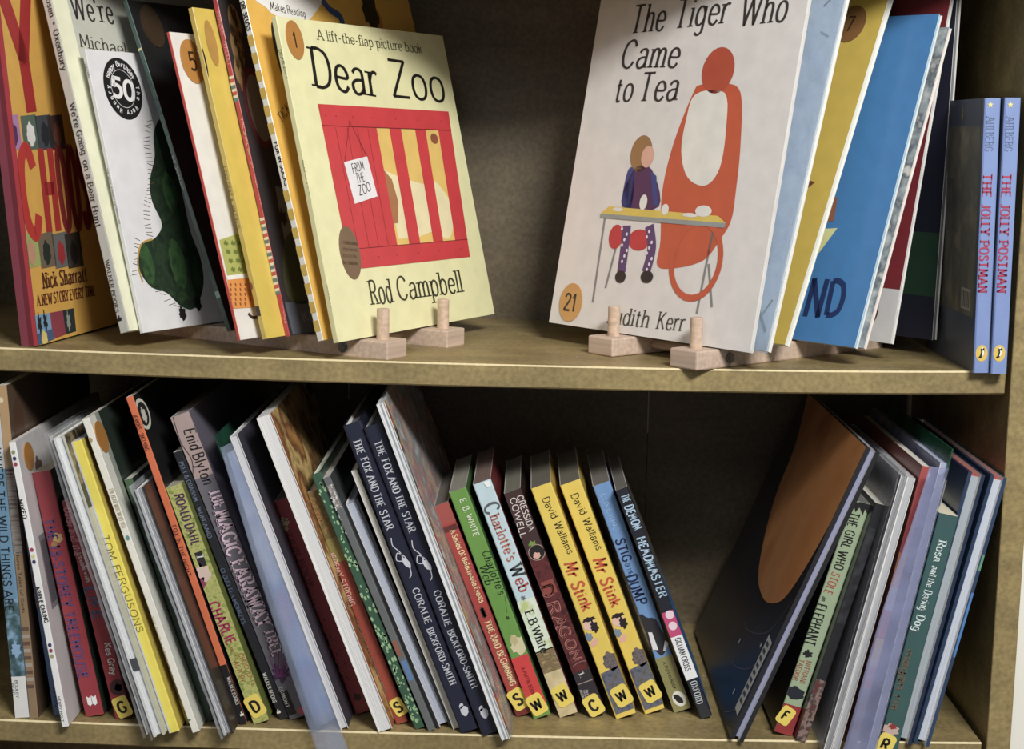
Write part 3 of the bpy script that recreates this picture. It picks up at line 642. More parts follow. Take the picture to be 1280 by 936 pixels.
b = L('squat hardback in black boards with two grey page stacks facing out', (428, 630), (546, 911), (560, 908), .2, ((30, 30, 36), (30, 30, 36), (30, 30, 36)), face='fore', style='hard', T=.0118, pages=(176, 184, 202), inset=.002)
b = L('thin cream board book leaning against the navy pair', (437, 589), (565, 912), (571, 908), .2, ((226, 220, 206), (60, 60, 64), (226, 220, 206)), face='fore', T=.0046, pages=(226, 220, 208))
NAVY = (24, 30, 56)
for i, (lab, tp, bt, ot, dx) in enumerate((('navy hardback with silver title, left one of the matching pair', (428.5, 533), (576, 917), (600, 912), 0), ('navy hardback with silver title, right one of the matching pair', (455, 535), (604, 920), (627, 915), 1))):
    b = L(lab, tp, bt, ot, .21, (NAVY, NAVY, NAVY), style='hard', T=.0146, pages=(90, 92, 100), group='matching navy hardbacks')
    SV = (206, 208, 218)
    for s_, p0, p1 in ((('THE', (445.5, 549), (452, 567)), ('FOX', (455, 572), (461.5, 590)), ('AND', (463, 594), (470, 614)), ('THE', (471, 617), (477, 633)), ('STAR', (478.5, 638), (488, 661))) if not dx else (('THE', (473, 551), (480, 569)), ('FOX', (482.5, 574), (489, 592)), ('AND', (490.5, 596), (498, 616)), ('THE', (499.5, 619), (505.5, 635)), ('STAR', (507.5, 640), (517, 664)))):
        b.f.text(s_, p0, p1, .0058, SV, 'serif')
    ox = 27 if dx else 0; oy = 3 if dx else 0
    b.f.line([(489+ox, 672+oy), (491+ox, 682+oy), (500+ox, 690+oy), (504+ox, 700+oy), (496+ox, 700+oy), (497+ox, 691+oy), (508+ox, 698+oy), (514+ox, 716+oy), (512+ox, 722+oy)], .0007, SV, 'silver_flourish')
    b.f.blob((508+ox, 703+oy), .0022, .0050, SV, 'silver_fox', rag=.1, rot=-.3)
    for s_, p0, p1 in (('CORALIE', (519, 735), (536, 779)), ('BICKFORD-SMITH', (537, 785), (567, 855))) if not dx else (('CORALIE', (547, 738), (562, 782)), ('BICKFORD-SMITH', (564, 787), (595, 859))):
        b.f.text(s_, p0, p1, .0052, SV, 'serif')
    b.f.blob((580.5+(26 if dx else 0), 888+(3 if dx else 0)), .0032, .0042, SV, 'silver_bird', rag=.12, seed=4); b.f.blob((576.5+(26 if dx else 0), 882+(3 if dx else 0)), .0015, .0024, SV, 'silver_wing', rot=.6)
b = L('white edged picture book standing out past the shelf edge right of the navy pair', (477, 506), (634, 928), (643, 923), .25, ((200, 196, 190), (226, 230, 234), (150, 156, 160)), face='fore', T=.0064, pages=(224, 228, 234))
b.c.rect(0, 1, 0, 1, None, m=pattern([(226, 222, 216), (90, 120, 110), (190, 70, 70), (214, 180, 110), (60, 64, 80)], 34, 3), name='cover_picture')
film(b, (214, 220, 228), .2, ext=.002, side='r')
b.f.poly([(b.T*.5, 0), (b.T*.58, 0), (b.T*.58, b.H), (b.T*.5, b.H)], (140, 144, 150), 'page_gap')
PB = (150, 146, 134)
b = L('red paperback with cream story title and a yellow S sticker below it', (535, 633), (639, 896), (659, 892), .125, ((176, 60, 54), (120, 40, 36), (120, 40, 36)), T=.0122, pages=(110, 104, 96))
b.f.rect(0, 1, 0, .09, (170, 76, 68)); b.f.rect(.05, .95, .1, .125, (96, 40, 40)); b.f.text('A Series Of Unfortunate Events', (558.5, 662), (596, 752), .0044, (240, 214, 160), 'bserif'); b.f.rect(.32, .62, .49, .53, (50, 40, 40)); b.f.rect(.4, .56, .485, .535, (50, 40, 40))
b.f.text('THE BAD BEGINNING', (602, 775), (635, 856), .0050, (240, 214, 160), 'bserif'); b.f.rect(0, 1, .955, 1, (120, 34, 34)); b.f.sticker((641, 873), .0134, .0180, 'S', hs=.52, rot=-.22)
b = L('green paperback spine with a red foot and a yellow W sticker', (561, 616), (667, 899), (690, 891), .13, ((104, 156, 62), (70, 120, 60), (50, 90, 50)), T=.0142, pages=PB)
b.f.text('E. B. WHITE', (578, 623), (596, 670), .0046, (232, 236, 214), 'sans'); b.f.text("Charlotte's", (607, 688), (628, 742), .0062, (26, 44, 22), 'italic'); b.f.text('Web', (604, 706), (612, 730), .0062, (26, 44, 22), 'italic')
b.f.line([(631, 744), (634, 766)], .0002, (40, 70, 30)); b.f.blob((634.5, 772), .0013, .0014, (40, 70, 30), rag=.3)
b.f.rect(0, 1, .73, .96, (214, 50, 50)); b.f.blob((648, 806), .0062, .008, (214, 206, 160), 'printed_animal', rag=.18, k=2); b.f.blob((642, 800), .003, .004, (196, 180, 130), 'printed_animal', rag=.3, k=3)
b.f.text('A PUFFIN BOOK', (653.5, 834), (667, 868), .0026, (110, 24, 24), 'sans'); b.f.sticker((671, 880), .0132, .0176, 'W', hs=.44, rot=-.2)
b = L('pale blue paperback spine with rust title, torn top corner and a yellow W sticker', (591, 606), (700, 897), (725, 887), .13, ((196, 220, 230), (120, 30, 34), (120, 20, 30)), T=.0148, pages=(130, 104, 96))
b.f.rect(0, 1, .5, .72, None, m=pattern([(206, 224, 190), (226, 236, 220), (190, 206, 130)], 90)); b.f.rect(0, 1, .715, .81, None, m=pattern([(150, 128, 84), (120, 100, 66), (176, 150, 104)], 140, 2, (1, 1, 3)), name='printed_wall'); b.f.rect(0, 1, .81, 1, None, m=pattern([(190, 170, 120), (222, 204, 156)], 90), name='printed_wall')
b.f.text("C", (612, 629), (618, 640), .012, (90, 96, 100), 'serif', k=3); b.f.text("harlotte's", (618, 643), (641, 700), .0078, (186, 106, 84), 'serif', k=3); b.f.text('W', (644, 706), (650, 720), .0105, (60, 66, 64), 'serif', k=3); b.f.text('eb', (650, 722), (657, 738), .0088, (186, 80, 70), 'serif', k=3)
b.f.blob((654, 747), .0016, .0018, (110, 116, 116), rag=.4, k=3); b.f.text('E.B.White.', (661, 763), (683, 818), .0068, (40, 44, 40), 'serif', k=3)
b.f.ppoly([(604, 603), (611, 600), (614, 607), (609, 609)], (242, 244, 246), 'torn_corner', k=4)
b.f.sticker((703, 869), .0138, .0180, 'W', hs=.42, rot=-.2)
b = L('dark maroon paperback with a round dragon badge, tall outline capitals and a yellow C sticker', (630, 617), (737, 897), (760, 891), .13, ((84, 34, 36), (50, 24, 28), (50, 24, 28)), T=.0138, pages=(124, 122, 108))
b.f.rect(0, 1, 0, .26, (66, 44, 44)); b.f.rect(0, 1, .26, .80, None, m=pattern([(80, 24, 28), (104, 36, 38), (64, 20, 26)], 160)); b.f.rect(0, 1, .80, 1, (48, 42, 50))
b.f.text('CRESSIDA', (649.5, 619), (665, 663), .0048, (226, 212, 206), 'sans', k=3); b.f.text('COWELL', (641, 622), (655, 672), .0048, (226, 212, 206), 'sans', k=3)
b.f.blob((671, 690), .0062, .0066, (30, 24, 28), 'round_badge', k=3); b.f.ring((671, 690), .0064, .0006, (176, 150, 140), 'badge_ring', k=4); b.f.blob((671, 694), .0030, .0026, (222, 170, 154), 'badge_face', rag=.15, k=4); b.f.blob((665, 679), .003, .002, (120, 150, 60), 'badge_plume', rag=.35, k=5)
b.f.rect(.12, .88, .395, .455, (150, 70, 60), k=3)
for i, (c_, p0, p1) in enumerate((('D', (682, 731), (687, 746)), ('R', (690, 752), (695, 767)), ('A', (697, 770), (702, 785)), ('G', (704, 783), (709, 797)), ('O', (711, 799), (716, 812)), ('N', (717, 813), (722, 826)))):
    b.f.text(c_, p0, p1, .0092-.0004*i, (190, 120, 110), 'bold', k=3); b.f.text(c_, p0, p1, .0088-.0004*i, (92, 34, 38), 'light', k=4)
b.f.text('1.', (726, 840), (729, 846), .0042, (226, 220, 214), 'bserif', k=3); b.f.line([(716, 833), (721, 829), (728, 826), (734, 826), (738, 828)], .0006, (150, 110, 110)); b.f.rect(.05, .95, .848, .852, (160, 140, 140), k=3)
for s_, p0, p1 in (('How to', (733.5, 862), (735.5, 868)), ('Train Your', (730, 862), (733, 871)), ('DRAGON', (726, 862), (729, 872))): b.f.text(s_, p0, p1, .0020, (200, 190, 190), 'serif', k=3)
b.f.sticker((742, 881), .0134, .0176, 'C', hs=.5, rot=-.2)
YE = (238, 206, 66)
for i, (lab, o_, tp, bt, ot) in enumerate((('yellow paperback with orange title and yellow W sticker, left one of the matching pair', 0, (663.5, 611), (770, 899), (800, 889)), ('yellow paperback with orange title and yellow W sticker, right one of the matching pair', 1, (700, 607), (806, 893), (834, 884)))):
    b = L(lab, tp, bt, ot, .13, (YE, (214, 180, 60), (214, 180, 60)), T=.0168, pages=(112, 106, 92), group='matching yellow paperbacks')
    def q(x, y, o=o_): return (x+o*(36-(y-600)*.0), y-o*(4.5+(y-600)*.003))
    for s_, p0, p1 in (('David', (681, 621), (695, 647)), ('Walliams', (696, 652), (714, 691))): b.f.text(s_, q(*p0), q(*p1), .0056, (52, 44, 20), 'hand')
    for s_, p0, p1 in (('Mr', (712, 702), (718, 720)), ('Stink', (720, 727), (736, 762))): b.f.text(s_, q(*p0), q(*p1), .0092, (206, 84, 40), 'bhand')
    b.f.blob(q(737, 781), .0052, .0044, (234, 190, 176), 'printed_head', rag=.08, k=1); b.f.blob(q(743, 783), .003, .0048, (40, 28, 34), 'printed_hair', rag=.25, k=2); b.f.blob(q(736, 774), .0052, .0018, (40, 28, 34), 'printed_hair', rag=.2, k=2)
    b.f.blob(q(736, 796), .003, .0036, (120, 140, 160), 'printed_body', rag=.2, k=1); b.f.blob(q(743, 803), .0042, .0024, (234, 176, 156), 'printed_leg', rag=.2, k=1, rot=-.7)
    b.f.blob(q(764, 826), .0064, .0078, None, 'printed_figure', rag=.13, k=1, m=pattern([(84, 72, 78), (120, 108, 108), (60, 52, 60)], 260)); b.f.ppoly([q(751, 842), q(775, 830), q(789, 858), q(795, 884), q(770, 893), q(758, 862)], None, 'printed_coat', 1, m=pattern([(70, 78, 100), (104, 108, 126), (96, 88, 72)], 200))
    b.f.sticker(q(777, 869), .0140, .0176, 'W', hs=.42, rot=-.2)
b = L('light blue paperback with dark blue title, a badger and an oval bird emblem', (741, 608), (843, 891), (865, 885), .13, ((110, 154, 210), (60, 90, 140), (60, 90, 140)), T=.0142, pages=(120, 116, 108))
b.f.text('CLIVE KING', (753, 617), (771, 664), .0042, (146, 184, 226), 'sans'); b.f.text('STIG', (774, 673), (785, 701), .0070, (24, 36, 76), 'bhand'); b.f.text('OF THE', (783, 704), (789, 717), .0034, (24, 36, 76), 'hand'); b.f.text('DUMP', (788, 718), (803, 754), .0082, (24, 36, 76), 'bhand')
b.f.rect(0, 1, .76, 1, (146, 140, 84)); b.f.blob((816, 793), .0085, .0180, (44, 42, 50), 'printed_badger', rag=.12, k=2, rot=-.15); b.f.ppoly([(810, 790), (815, 790), (823, 812), (816, 812)], (226, 226, 230), 'printed_stripe', 3); b.f.ppoly([(831, 800), (836, 803), (832, 813), (829, 813)], (226, 226, 230), 'printed_stripe', 3)
b.f.text('A PUFFIN BOOK', (830, 827), (844, 861), .0024, (60, 58, 36), 'sans', k=3)
a_, b_ = b.f.at((849, 873)); b.f.blob((849, 873), .0052, .0068, (226, 224, 214), 'publisher_emblem', k=2, rot=-.25); b.f.blob((848, 873), .0024, .0050, (24, 24, 28), 'emblem_bird', k=3, rot=-.5, rag=.1)
b = L('black paperback with pale blue title and pink and white band ending the left row', (769.5, 613), (876, 899), (889, 896), .13, ((28, 32, 46), (34, 84, 130), (30, 40, 60)), T=.0096, pages=(112, 108, 100))
b.f.text('THE', (780, 618), (784, 627), .0058, (176, 206, 232), 'bhand')
for s_, p0, p1, h_ in (('DEMON', (785, 631), (798, 661), .0066), ('HEADMASTER', (800, 671), (830, 745), .0068)): b.f.text(s_, p0, p1, h_, (176, 206, 232), 'bhand')
b.f.rect(.0, 1, .532, .64, (206, 64, 122)); b.f.blob((837, 768), .0034, .0036, (240, 214, 226), 'pink_circle', k=2); b.f.blob((841, 782), .0034, .0036, (240, 214, 226), 'pink_circle', k=2)
b.f.rect(.0, 1, .64, .828, (238, 240, 244)); b.f.text('GILLIAN CROSS', (847, 797), (860.5, 838), .0044, (30, 30, 36), 'sans', k=3); b.f.text('OXFORD', (866.5, 851), (875, 879), .0050, (200, 208, 216), 'serif', k=3)
b.c.rect(0, 1, 0, .5, None, m=pattern([(40, 40, 40), (96, 92, 84), (30, 34, 40)], 60)); b.c.rect(0, 1, .5, 1, None, m=pattern([(30, 86, 140), (40, 110, 170), (24, 50, 90)], 60))

# ------------------------------------------------------------------ lower shelf, right hand group (from the side panel leftwards)
def Rr(label, top, bot, other, D, cols, **k):
    return book(label, top, bot, other, D, cols, chain='lowr', side=1, push=-1, **k)
b = Rr('navy hardback with red page tops, the last book at the right of the lower shelf', (1264, 598), (1166, 934), (1149, 935), .25, ((30, 50, 84), (34, 58, 92), (40, 66, 100)), face='fore', style='hard', T=.0125, pages=(196, 204, 220), board=.0028)
b.pages.data.materials.append(mat((206, 74, 66), .6)); b.pages.data.polygons[1].material_index = 1
b.f.rect(.86, 1, .42, .66, (70, 130, 200)); b.f.rect(.86, 1, .28, .34, (90, 150, 120))
b2 = b
b = Rr('navy hardback with red page tops, second from the right end of the lower shelf', (1237, 594), (1144, 931), (1128, 932), .25, ((26, 40, 66), (34, 58, 92), (30, 46, 76)), face='fore', style='hard', T=.0130, pages=(170, 180, 190), board=.0028)
b.pages.data.materials.append(mat((206, 74, 66), .6)); b.pages.data.polygons[1].material_index = 1
b = Rr('teal paperback with white title and dim brown author name, cream page tops', (1207, 646), (1130, 944), (1106, 948), .13, ((52, 92, 92), (30, 40, 42), (40, 66, 66)), T=.0150, pages=(230, 222, 190))
for s_, p0, p1, h_ in (('Rosa', (1187, 676), (1180, 702), .0062), ('and the', (1178, 708), (1170, 734), .0052), ('Daring', (1169, 738), (1162, 763), .0062), ('Dog', (1160, 769), (1154, 789), .0062)): b.f.text(s_, p0, p1, h_, (214, 230, 230), 'serif')
b.f.text('megan rix', (1146, 812), (1127, 888), .0064, (104, 88, 72), 'bold'); b.f.blob((1121, 912), .0066, .0042, (200, 170, 160), rag=.2); b.f.blob((1124, 908), .003, .002, (150, 40, 36), rag=.3, k=2)
b.f.sticker((1115, 930), .0130, .0168, 'R', hs=.5, rot=.22)
b = Rr('clear plastic wallet of thin picture books with a blue lilac front, hanging bag style', (1186, 580), (1093, 946), (1086, 948), .24, ((150, 158, 200), (150, 158, 200), (150, 158, 200)), face='fore', T=.0062, pages=(170, 178, 214))
pass; b.l.rect(0, 1, 0, 1, None, m=pattern([(140, 146, 196), (170, 180, 216), (110, 116, 170)], 24, 3), name='cover_picture')
b.f.text('picture tales', (1172, 700), (1140, 800), .005, (90, 90, 150), 'bhand')
wallet = b
b = Rr('thin orange and red spined picture book behind clear plastic', (1163, 584), (1068, 944), (1056, 947), .22, ((190, 88, 70), (150, 80, 70), (150, 80, 70)), T=.0062)
b.f.rect(0, 1, 0, .3, (172, 70, 70)); b.f.rect(0, 1, .3, .42, (200, 130, 90)); b.f.rect(0, 1, .5, .56, (190, 60, 60)); b.f.rect(0, 1, .6, .7, (206, 166, 76)); b.f.rect(0, 1, .78, 1, (110, 96, 90)); b.f.rect(0, 1, .42, .5, (190, 186, 190)); b.f.text('SMALL TALES OF THE SEA', (1154, 626), (1120, 750), .003, (110, 40, 40), 'sans')
b = Rr('grey picture book in a cloudy sleeve, right one of the two grey edges', (1142, 598), (1046, 944), (1036, 947), .22, ((164, 166, 172), (150, 152, 158), (150, 152, 158)), face='fore', T=.0058, pages=(190, 192, 198))
film(b, (190, 192, 202), .3, ext=.001)
b = Rr('grey picture book in a cloudy sleeve, left one of the two grey edges', (1128, 596), (1031, 944), (1020, 947), .22, ((150, 152, 158), (130, 132, 138), (130, 132, 138)), face='fore', T=.0054, pages=(150, 152, 158))
film(b, (170, 172, 182), .3, ext=.001)
b = Rr('dark paperback with a patterned red foot just left of the grey sleeved books', (1112, 632), (1012, 927), (996, 930), .16, ((30, 30, 36), (20, 20, 24), (20, 20, 24)), T=.0080)
b.f.rect(0, 1, .74, 1, None, m=pattern([(110, 40, 44), (70, 60, 60), (150, 120, 110), (40, 36, 40)], 160)); b.f.rect(.1, .9, .1, .5, None, m=pattern([(24, 24, 30), (56, 56, 64)], 120))
b = Rr('pale green paperback with black brush title, an elephant and a yellow F sticker', (1093, 631), (994, 920), (966, 911), .13, ((158, 178, 142), (24, 26, 30), (22, 24, 28)), T=.0142, pages=(110, 112, 110))
b.f.ppoly([(1071, 628), (1096, 626), (1090, 646), (1086, 636), (1083, 644), (1079, 634), (1074, 640)], (22, 24, 26), 'brush_mark', 1)
for s_, p0, p1, h_, c_ in (('THE', (1074, 641), (1069, 658), .0070, (24, 28, 28)), ('GIRL', (1068, 663), (1061, 685), .0070, (24, 28, 28)), ('WHO', (1059, 689), (1052, 712), .0070, (24, 28, 28)), ('STOLE', (1050, 716), (1039, 742), .0064, (184, 92, 76)), ('ELEPHANT', (1032, 755), (1016, 806), .0082, (24, 28, 28))): b.f.text(s_, p0, p1, h_, c_, 'sans')
b.f.text('an', (1036, 746), (1034, 751), .004, (24, 28, 28), 'hand')
b.f.blob((1014, 817), .0036, .0028, (26, 28, 32), 'printed_bird', rag=.3); b.f.text('NITRANI', (1016, 826), (1007, 854), .0038, (176, 100, 80), 'sans'); b.f.text('TAEDOR', (1008, 823), (999, 850), .0038, (176, 100, 80), 'sans') if False else b.f.text('TAEDOR', (1007, 824), (998, 850), .0038, (176, 100, 80), 'sans')
b.f.blob((998, 866), .0076, .0052, (34, 38, 50), 'printed_elephant', rag=.12); b.f.rect(0, 1, .875, 1, (156, 40, 44), k=1); b.f.sticker((986.5, 894), .0112, .0150, 'F', hs=.5, rot=.32)
# big night sky hardback
b = Rr('large night sky hardback with an orange moon, a white barcode label and thin star lines', (1100, 566), (929, 928), (917, 924), .268, ((26, 28, 42), (30, 30, 40), (27, 28, 36)), face='fore', style='hard', T=.0112, pages=(146, 150, 184), inset=.002, board=.0036)
b.cover.data.materials[0] if False else None
b.l.ppoly([(1017, 470), (995, 554), (974, 608), (961, 650), (952, 690), (948, 722), (953, 745), (963, 754), (980, 748), (1003, 716), (1030, 669), (1062, 610), (1085, 562), (1120, 540), (1110, 440), (1040, 440)], None, 'orange_moon', 1, smooth=True, m=pattern([(214, 134, 60), (228, 150, 76), (196, 116, 52)], 12, 4, name='moon_print'))
b.l.ppoly([(919.5, 884), (962, 793), (965.5, 804), (922, 895)], (206, 208, 206), 'barcode_label', 2)
for i in range(9): b.l.ppoly([(925+i*4.1, 875-i*8.8), (927+i*4.1, 871-i*8.8), (929+i*4.1, 876-i*8.8), (927+i*4.1, 880.5-i*8.8)], (70, 72, 80), 'barcode', 3)
for pp in ([(931, 778), (936, 788), (950, 792), (965, 786), (990, 752)], [(915, 825), (922, 834), (935, 836), (945, 830)], [(906, 890), (914, 889), (920, 886)]): b.l.line(pp, .0006, (112, 110, 120), 'star_line', 2)
for p in ((925, 801), (952, 806), (918, 864), (1003, 805)): b.l.blob(p, .0018, .0024, (206, 206, 214), 'star', k=3)
night = b
# ------------------------------------------------------------------ upper shelf
RT = .0117                                        # top of the display rails
rail_top = lambda x: RT
PL, PR = 62.0, 131.0
def U(label, top, bot, other, D, cols, **k):
    return book(label, top, bot, other, D, cols, chain='upl', psi=PL, push=-1, rest=rail_top, lim=9, **k)
def UR(label, top, bot, other, D, cols, **k):
    k.setdefault('side', 0); return book(label, top, bot, other, D, cols, chain='upr', psi=PR, push=1, rest=rail_top, face='fore', lim=9, **k)
CRM = (238, 234, 176)
b = U('cream picture book with a red slatted crate and a gold sticker numbered 1', (345, 20), (423, 428), (408, 428), .2370, ((222, 216, 156), CRM, CRM), side=1, T=.0046)
zoo = b; c = b.c
c.dot((368, 50), .0104, '1', ry=.0148, th=.011)
c.text('A lift-the-flap picture book', (396, 43), (527, 61), .0080, (84, 84, 60), 'slab')
c.text('Dear', (389, 83), (472, 99), .0300, (24, 20, 16), 'slab'); c.text('Zoo', (487, 97), (555, 106), .0300, (24, 20, 16), 'slab')
RED = (214, 46, 54)
def cp(u, v):                                        # point inside the crate picture, 0..1
    A, B_, C_, D_ = (397, 130), (560, 139.5), (587, 321), (438, 337)
    x = (A[0]*(1-u)+B_[0]*u)*(1-v)+(D_[0]*(1-u)+C_[0]*u)*v; y = (A[1]*(1-u)+B_[1]*u)*(1-v)+(D_[1]*(1-u)+C_[1]*u)*v; return (x, y)
def cq(u0, u1, v0, v1): return [cp(u0, v0), cp(u1, v0), cp(u1, v1), cp(u0, v1)]
c.ppoly(cq(0, 1, 0, 1), (236, 196, 92), 'crate_picture', 0)
c.ppoly([cp(.42, .40), cp(.52, .44), cp(.54, .84), cp(.44, .84)], (240, 226, 176), 'pale_patch', .6); c.ppoly([cp(.58, .46), cp(.74, .50), cp(.76, .80), cp(.60, .84)], (240, 226, 176), 'pale_patch', .6); c.ppoly([cp(.78, .48), cp(.88, .56), cp(.92, .70), cp(.86, .86), cp(.78, .80)], (240, 226, 176), 'pale_patch', .6, smooth=True); c.ppoly([cp(.42, .40), cp(.47, .46), cp(.49, .60), cp(.46, .74), cp(.42, .74)], (176, 116, 66), 'brown_patch', 1.2)
c.blob(cp(.86, .19), .006, .0045, (150, 84, 50), 'brown_patch', k=1)
for u0, u1 in ((0, .42), (.52, .61), (.72, .8), (.9, 1)): c.ppoly(cq(u0, u1, 0, 1), RED, 'crate_slat', 2)
c.ppoly(cq(0, 1, 0, .13), RED, 'crate_rail', 3); c.ppoly(cq(0, 1, .88, 1), RED, 'crate_rail', 3)
for u_ in (.1, .19, .27, .35): c.line([cp(u_, .14), cp(u_-.005, .88)], .0004, (120, 20, 28), 'slat_line', 3, smooth=False)
for v_ in (.13, .88): c.line([cp(0, v_), cp(1, v_)], .0005, (110, 20, 26), 'rail_line', 4, smooth=False)
for u_ in (.04, .12, .25, .4, .58, .75, .93): c.blob(cp(u_, .07), .0006, .0006, (130, 24, 30), 'nail', k=4); c.blob(cp(u_, .94), .0006, .0006, (130, 24, 30), 'nail', k=4)
c.ppoly([(429, 203), (458, 195.5), (471, 245.5), (442.5, 255)], (236, 234, 236), 'paper_note', 5)
for s_, p0, p1 in (('FROM', (439, 212), (453, 206)), ('THE', (444, 224), (454, 221)), ('ZOO', (447, 239), (462, 233))): c.text(s_, p0, p1, .0072, (40, 34, 34), 'hand', k=6)
c.line([(430, 203), (436, 151), (458, 196)], .0004, (110, 20, 26), 'note_string', 5, smooth=False)
c.dot((437, 316), .0128, '', (122, 92, 58), ry=.0205)
for i, y_ in enumerate((303, 311, 319, 328)): c.text(('Celebrating', 'the best', 'book', 'for children')[i], (428, y_), (446, y_+1.5), .0026, (80, 56, 34), 'serif', k=6)
c.text('Rod', (462, 366), (489, 363), .0185, (62, 60, 36), 'slab'); c.text('Campbell', (496, 361), (577, 351), .0185, (62, 60, 36), 'slab')
b.f.text('DEAR ZOO', (350, 62), (360, 97), .0024, (70, 66, 40), 'serif', k=1); b.f.text('ROD CAMPBELL', (379, 200), (392, 256), .0024, (70, 66, 40), 'serif', k=1); b.f.text('MACMILLAN', (410, 356), (416, 386), .0022, (70, 66, 40), 'serif', k=1)

YF = (240, 186, 58)
b = U('yellow picture book with a white checked spine standing directly behind the cream one', (298.7, 0), (397, 427), (406, 427), .235, ((228, 224, 214), YF, YF), T=.0052, H=.282)
W, H = b.T, b.H
for y0_, y1_, n_ in ((44, 176, 6), (238, 424, 8)):
    for i in range(n_):
        y = y0_+(y1_-y0_)*i/n_; x = 298.7+(y)*.2302+4; a0, b0 = b.f.at((x, y)); h2 = .0082
        b.f.poly([(0, b0), (W, b0), (W, b0+h2), (0, b0+h2)], (206, 170, 60), 'yellow_check', k=1)
b.f.text('DR. SEUSS', (303, 2), (312, 38), .0036, (40, 36, 36), 'bold'); b.f.text('FOX IN SOCKS', (345, 177), (359, 232), .0036, (40, 36, 36), 'bold')
b.c.ppoly([(322, -4), (400, -6), (392, 18), (378, 28), (345, 20), (333, 10)], (236, 234, 230), 'white_balloon', 1, smooth=True); b.c.text('Makes Reading', (337, 7), (381, 17), .0062, (40, 34, 34), 'hand')
b.c.line([(402, 0), (412, 12), (424, 20), (428, 30)], .0065, (44, 84, 140), 'blue_squiggle'); b.c.blob((462, 12), .011, .020, (60, 44, 26), 'dark_patch', rag=.2); b.c.blob((471, 26), .008, .012, (206, 130, 40), 'orange_patch', k=0)
b.c.blob((349, 66), .0052, .024, (34, 28, 24), 'dark_patch'); b.c.text('TICK', (349, 150), (360, 133), .0075, (110, 84, 30), 'hand')
b.c.poly([(0, 0)]*3, YF) if False else None
b = U('dark fronted picture book with a red spine and a giraffe strip on its cover', (262, 0), (353, 421), (359, 420), .232, ((186, 48, 62), (52, 46, 50), (90, 40, 40)), T=.0042, H=.282)
b.f.text('HENSON * HINDLEY', (270, 14), (284, 82), .0030, (226, 176, 180), 'sans'); b.f.text('THE SAME BUT DIFFERENT TOO', (299, 147), (325, 256), .0030, (232, 200, 170), 'sans'); b.f.text('WALKER', (351, 380), (354, 404), .0022, (240, 180, 180), 'sans')
for y0_, y1_ in ((95, 128), (272, 370)):
    n_ = int((y1_-y0_)/4)
    for i in range(n_):
        y = y0_+4*i; a0, b0 = b.f.at((262+y*.2162+3, y)); b.f.poly([(0, b0), (b.T, b0), (b.T, b0+.0022), (0, b0+.0022)], ((226, 214, 190), (200, 80, 60), (226, 214, 190), (80, 130, 130))[i % 4], 'spine_stripe', k=1)
for p_, r_ in (((290, 30), .013), ((293, 60), .013), ((297, 92), .012)): b.c.blob(p_, r_*.55, r_*1.2, (150, 116, 66), 'giraffe_neck', k=0)
R = random.Random(3)
for i in range(22): b.c.blob((288+i*.62+R.uniform(-6, 6), 12+i*4.6), .0017, .0036, (74, 48, 28), 'giraffe_spot', rag=.2, k=1)
b.c.blob((318, 135), .0150, .0320, (96, 30, 36), 'round_frame', k=2); b.c.blob((319, 135), .0120, .0265, (122, 108, 96), 'round_panel', k=3)
b.c.ppoly([(340, 232), (352, 300), (397, 372), (392, 300), (372, 240)], (120, 118, 108), 'pale_sky', 0); b.c.ppoly([(352, 300), (366, 290), (378, 310), (386, 372), (360, 376), (350, 345)], (72, 74, 46), 'dark_figure', 1, smooth=True); b.c.blob((350, 272), .004, .006, (50, 30, 26), 'dark_patch', rag=.3); b.c.ppoly([(352, 378), (398, 374), (404, 412), (362, 418)], (86, 92, 104), 'grey_ground', 1)
b.c.text('KEI', (374, 396), (392, 392), .008, (120, 124, 134), 'bold')
YB = (226, 196, 62)
b = U('plain bright yellow picture book with small dark spine title in the left stack', (238.5, 11), (331.5, 425), (338, 424), .215, ((202, 172, 62), YB, YB), T=.0044)
b.f.text('LEVY GERT & JIM FIELD', (284, 208), (302, 286), .0030, (70, 60, 24), 'hand'); b.f.blob((251, 74), .0022, .013, (34, 28, 24), 'spine_badge', k=1); b.f.text('OI FROG', (249, 62), (254, 88), .0018, (214, 206, 190), 'hand'); b.f.blob((317, 358), .002, .003, (120, 70, 50)); b.f.rect(.1, .9, .9, .93, (60, 46, 30))
b.c.blob((268, 54), .006, .018, (186, 140, 50), 'round_print'); b.c.blob((257, 77), .0040, .0150, (34, 28, 24), 'dark_badge', k=2)
b = U('white fronted picture book with a thin red spine and a gold sticker numbered 5', (208, 41), (297, 426), (301, 426), .2, ((206, 66, 52), (232, 228, 222), (206, 66, 52)), T=.0026)
b.c.dot((240, 77), .0128, '5', ry=.0172, th=.0135)
b.c.ppoly([(267, 160), (278, 190), (290, 250), (300, 300), (310, 340), (340, 340), (340, 260), (300, 200)], (150, 160, 60), 'green_hill', 0); b.c.ppoly([(274, 300), (300, 291), (330, 286), (332, 345), (284, 345)], (176, 180, 84), 'green_hill', 1)
b.c.ppoly([(283, 346), (316, 342), (320, 384), (290, 386)], (232, 148, 52), 'orange_basket', 2); b.c.ppoly([(282, 345), (312, 341), (312, 347), (284, 350)], (240, 238, 230), 'white_rim', 3)
R = random.Random(9)
for i in range(24): b.c.blob((288+(i % 5)*6, 356+(i//5)*6), .0009, .0014, (150, 84, 30), 'basket_dot', k=3)
for i in range(14): b.c.blob((282+(i % 4)*9+(i//4)*3, 304+(i//4)*11), .0026, .0018, (110, 124, 44), 'leaf_mark', rag=.3, k=2)
b.c.line([(310, 392), (316, 397), (326, 395)], .0024, (60, 40, 34)); b.f.text('EEYORE', (283, 330), (287, 350), .0014, (240, 210, 190), 'sans')
